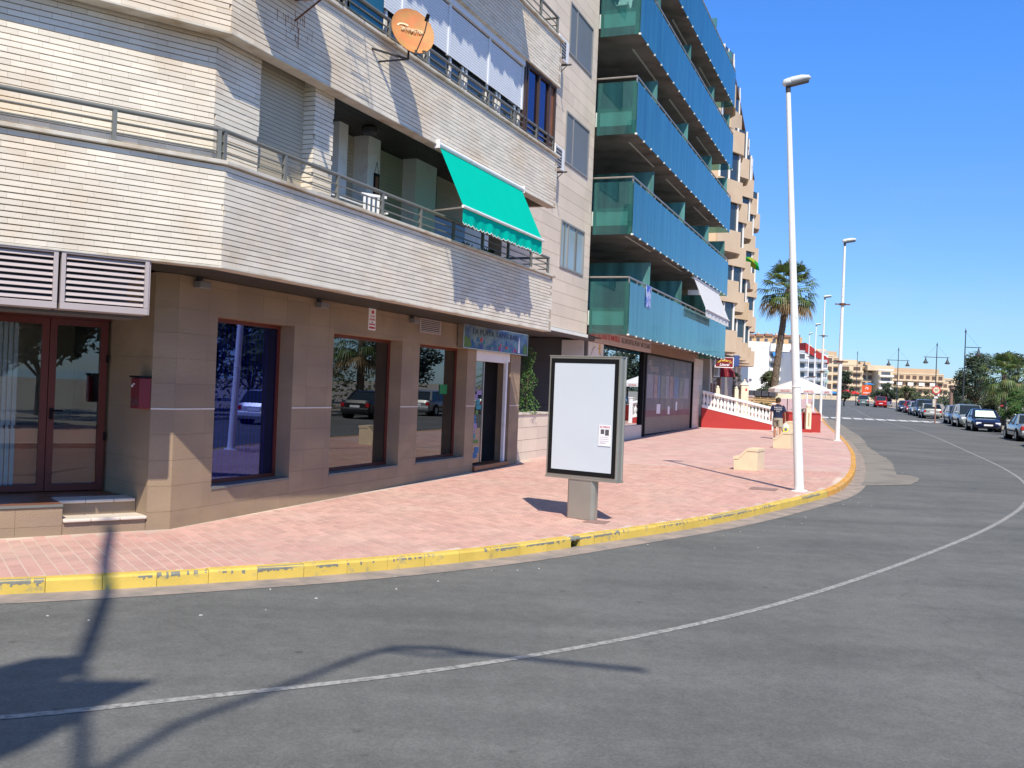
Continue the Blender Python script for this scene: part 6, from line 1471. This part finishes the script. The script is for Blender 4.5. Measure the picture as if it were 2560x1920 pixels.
t=flats('pinkish block at the right end of the far row',98.6*r+2,430,2.0,93,13,14,3,2.7,5,mat('far_pink_wall',(.64,.50,.42),.9,.05),creamf,fg2,balc=False,open_=.3)
# stalls, parasols and billboard at the road end
t=thing('billboard','orange billboard with a white curl and white lettering at the end of the road','billboard',FR(68.4*1.3,247,2.0,90))
part('panel',MB().box(-.2,0,0,2.4,1.4,3.9),mat('orange_panel',(.75,.10,.02),.6,.03),t); part('legs',MB().box(-.15,-.05,.2,.4,0,1.4).box(-.15,-.05,2.0,2.2,0,1.4),darkm,t)
lettering('CONSUM',.36,whitei,t,facing(WM[t],.02,1.2,1.95),width=1.7,bold=.02)
cu=MB()
for k in range(12):
    a0,a1=R(200-25*k),R(200-25*(k+1)); r0_=.5-.025*k; r1_=.5-.025*(k+1)
    cu.quad((.02,1.3+r0_*math.cos(a0),3.05+r0_*math.sin(a0)),(.02,1.3+r1_*math.cos(a1),3.05+r1_*math.sin(a1)),(.02,1.3+(r1_-.16)*math.cos(a1),3.05+(r1_-.16)*math.sin(a1)),(.02,1.3+(r0_-.16)*math.cos(a0),3.05+(r0_-.16)*math.sin(a0)))
part('white_curl',cu,whitei,t)
def parasol(label,x,y,z,r,c,h=2.3):
    t=thing('beach_parasol',label,'parasol',Matrix.Translation((x,y,z)),'parasols at the road end'); c_=MB()
    for k in range(8):
        a0,a1=2*math.pi*k/8,2*math.pi*(k+1)/8; c_.tri((0,0,h),(r*math.cos(a0),r*math.sin(a0),h-.55),(r*math.cos(a1),r*math.sin(a1),h-.55)); c_.quad((r*math.cos(a0),r*math.sin(a0),h-.55),(r*math.cos(a0),r*math.sin(a0),h-.75),(r*math.cos(a1),r*math.sin(a1),h-.75),(r*math.cos(a1),r*math.sin(a1),h-.55))
    part('canopy',c_,c,t); part('pole',MB().cyl((0,0,0),(0,0,h),.04),white,t)
pb=mat('bright_blue_cloth',(.03,.25,.62),.8,.03); pr=mat('bright_red_cloth',(.72,.03,.03),.8,.03)
parasol('left blue parasol in the distant group under the far flats',72.6,225,1.8,1.5,pb,2.6); parasol('right blue parasol in the distant group under the far flats',74.9,228,1.8,1.3,pb,2.3); parasol('distant red parasol left of the orange billboard',82.0,238,1.9,1.7,pr,2.6); parasol('second distant red parasol, beside the first',84.4,240,1.9,1.5,pr,2.4); parasol('blue parasol on the balcony of the tan far block',146.6,399.5,6.0,2.2,pb,3.4)
t=solo('low_wall',MB().box(-.3,0,0,40,0,1.0),creamf,'low cream wall closing the far end of the road','wall',FR(62,232,1.9,84))
hz_=MB(); rn=random.Random(77)
for k in range(9000):
    x=rn.uniform(86,190); y=rn.uniform(236,262); z=2+rn.random()**1.5*3.2*(.6+.4*math.sin(x*.35)); s=.35
    u=Vector((rn.gauss(0,1),rn.gauss(0,1),rn.gauss(0,1))).normalized()*s; v_=u.orthogonal()*.5; c=Vector((x,y,z)); hz_.add([c-u,c+v_,c+u,c-v_],[(0,1,2,3)])
solo('far_shrubbery',hz_,leafd,'band of distant shrubs under the far flats','shrubs',kind='stuff')
# ================================================================ THE MAN
def person(x,y,deg):
    F=FR(x,y,gz(x,y),deg); t=thing('person','man in a navy T-shirt and khaki shorts walking away with a plastic bag','person',F)
    # local: x = his right?, y = walking direction
    V=[];E=[];RR=[]
    def v(p,r,par=None):
        V.append(p); RR.append(r); i=len(V)-1
        if par is not None: E.append((par,i))
        return i
    pel=v((0,0,.92),.15); wa=v((0,0,1.05),.135,pel); ch=v((0,.01,1.25),.165,wa); sh=v((0,0,1.40),.12,ch); nk=v((0,.01,1.48),.055,sh); hd=v((0,.03,1.58),.085,nk); hd2=v((0,.03,1.67),.075,hd)
    for s,fw in ((-1,.16),(1,-.14)):
        hp=v((s*.10,0,.88),.105,pel); kn=v((s*.11,fw*.7,.49),.062,hp); cf=v((s*.11,fw*.65-.04,.36),.058,kn); an=v((s*.11,fw-.10,.09),.036,cf); ft=v((s*.12,fw+.0,.045),.04,an); v((s*.13,fw+.13,.03),.032,ft)
    hands=[]
    for s,fw in ((-1,-.05),(1,.05)):
        so_=v((s*.19,0,1.38),.065,sh); el=v((s*.27,-.02+fw*.5,1.12),.043,so_); wr=v((s*.30,.04+fw,.88),.028,el); pm2=v((s*.30,.05+fw,.80),.030,wr); hands.append((s,fw))
        for k,(dx,l) in enumerate(((-.03,.07),(-.01,.085),(.012,.08),(.03,.06))):
            a=v((s*.30,.05+fw+dx,.755),.011,pm2); v((s*.295-s*.02,.05+fw+dx,.755-l*.7),.009,a)
        a=v((s*.29,.085+fw,.80),.012,pm2); v((s*.285,.10+fw,.76),.010,a)
    me=bpy.data.meshes.new('body'); me.from_pydata(V,E,[]); o=bpy.data.objects.new('body',me); COL.objects.link(o); o.parent=t; WM[o]=F.copy(); me.materials.append(skin)
    sm=o.modifiers.new('skin','SKIN')
    for i,sv in enumerate(me.skin_vertices[0].data): sv.radius=(RR[i],RR[i]*(.72 if i in (pel,wa,ch,sh) else 1)); sv.use_root=(i==0)
    sm.use_smooth_shade=True; ss=o.modifiers.new('sub','SUBSURF'); ss.levels=2; ss.render_levels=2
    def shell(name,secs,m,closed=False,n=16):
        b=MB()
        for (cx_,cy_,z,rx_,ry_) in secs:
            for k in range(n): a=2*math.pi*k/n; b.v.append((cx_+rx_*math.cos(a)*(1+.02*math.sin(5*a+z*20)),cy_+ry_*math.sin(a),z))
        for j in range(len(secs)-1):
            for k in range(n): b.f.append((j*n+k,j*n+(k+1)%n,(j+1)*n+(k+1)%n,(j+1)*n+k))
        return part(name,b,m,t,smooth=60)
    ts=MB(); n=16
    def loft(b,secs):
        n0=len(b.v)
        for c_,ax,r1_,r2_ in secs:
            c_=Vector(c_); ax=Vector(ax).normalized(); u=ax.cross(Vector((0,1,0))).normalized(); w=ax.cross(u)
            for k in range(n): a=2*math.pi*k/n; b.v.append(tuple(c_+u*r1_*math.cos(a)+w*r2_*math.sin(a)))
        for j in range(len(secs)-1):
            for k in range(n): b.f.append((n0+j*n+k,n0+j*n+(k+1)%n,n0+(j+1)*n+(k+1)%n,n0+(j+1)*n+k))
    loft(ts,[((0,0,.90),(0,0,1),.205,.155),((0,0,1.0),(0,0,1),.19,.15),((0,.01,1.2),(0,0,1),.21,.155),((0,0,1.34),(0,0,1),.225,.14),((0,0,1.42),(0,0,1),.17,.11),((0,.01,1.475),(0,0,1),.075,.075)])
    for s in (-1,1): loft(ts,[((s*.15,0,1.39),(s*.5,0,-.8),.085,.09),((s*.21,-.0,1.31),(s*.3,0,-1),.085,.085),((s*.255,-.01,1.16),(s*.25,0,-1),.08,.078)])
    part('t_shirt',ts,navy,t,smooth=60)
    sh_=MB(); loft(sh_,[((0,0,.99),(0,0,1),.175,.135),((0,0,.88),(0,0,1),.20,.155),((0,0,.80),(0,0,1),.205,.155)])
    for s,fw in ((-1,.16),(1,-.14)): loft(sh_,[((s*.095,0,.86),(0,0,1),.115,.13),((s*.105,fw*.3,.68),(0,0,1),.108,.115),((s*.11,fw*.6,.52),(0,0,1),.10,.105)])
    part('shorts',sh_,khaki,t,smooth=60)
    part('hair',MB().lathe((0,.01,1.56),[(.088,0),(.10,.06),(.098,.12),(.07,.17),(.01,.195)],14),hairm,t,smooth=60)
    for s in (-1,1): part('ear',MB().lathe((s*.092,.03,1.585),[(.005,0),(.018,.02),(.018,.045),(.005,.06)],6),skin,t)
    for s,fw in ((-1,.16),(1,-.14)): part('sandal',MB().box(s*.12-.045,s*.12+.045,fw-.12,fw+.17,.0,.03),darkm,t,bevel=.01)
    lettering('PALOU',.10,whitei,t,F@Matrix.Translation((0,-.163,1.32))@Matrix.Rotation(R(90),4,'X')); lettering('TORREVIEJA',.06,whitei,t,F@Matrix.Translation((0,-.166,1.24))@Matrix.Rotation(R(90),4,'X')); lettering('Club',.08,whitei,t,F@Matrix.Translation((0,-.166,1.17))@Matrix.Rotation(R(90),4,'X'))
    return t
man=person(11.15,40.6,16)
t=thing('shopping_bag','white yellow and blue plastic bag hanging from the hand of the man','bag',WM[man]@Matrix.Translation((.335,.10,0)))
bg_=MB(); n=14
for z,rx_,ry_ in ((.30,.10,.06),(.32,.15,.10),(.42,.17,.12),(.55,.15,.10),(.62,.10,.06),(.68,.04,.03)):
    for k in range(n): a=2*math.pi*k/n; bg_.v.append((rx_*math.cos(a)*(1+.06*math.sin(3*a+z*9)),ry_*math.sin(a),z))
for j in range(5):
    for k in range(n): bg_.f.append((j*n+k,j*n+(k+1)%n,(j+1)*n+(k+1)%n,(j+1)*n+k))
bg_.f.append(tuple(range(n-1,-1,-1)))
part('bag_body',bg_,bagm,t,smooth=60); part('handle',MB().tube([(-.03,0,.66),(-.035,.0,.74),(0,0,.77),(.0,.0,.66)],.008,5),bagm,t)
part('print',MB().extr([(-.10,-.10),(.10,-.10),(.12,.05),(.0,.11),(-.10,.05)],WM[t]@Matrix.Translation((0,-.128,.42))@Matrix.Rotation(R(90),4,'X'),.004),mat('bag_yellow',(.72,.70,.05),.5),t,Matrix.Identity(4)); part('print',MB().extr([(-.05,-.06),(.05,-.06),(.06,.03),(0,.07),(-.05,.03)],WM[t]@Matrix.Translation((0,-.134,.43))@Matrix.Rotation(R(90),4,'X'),.004),mat('bag_blue',(.12,.15,.30),.5),t,Matrix.Identity(4))
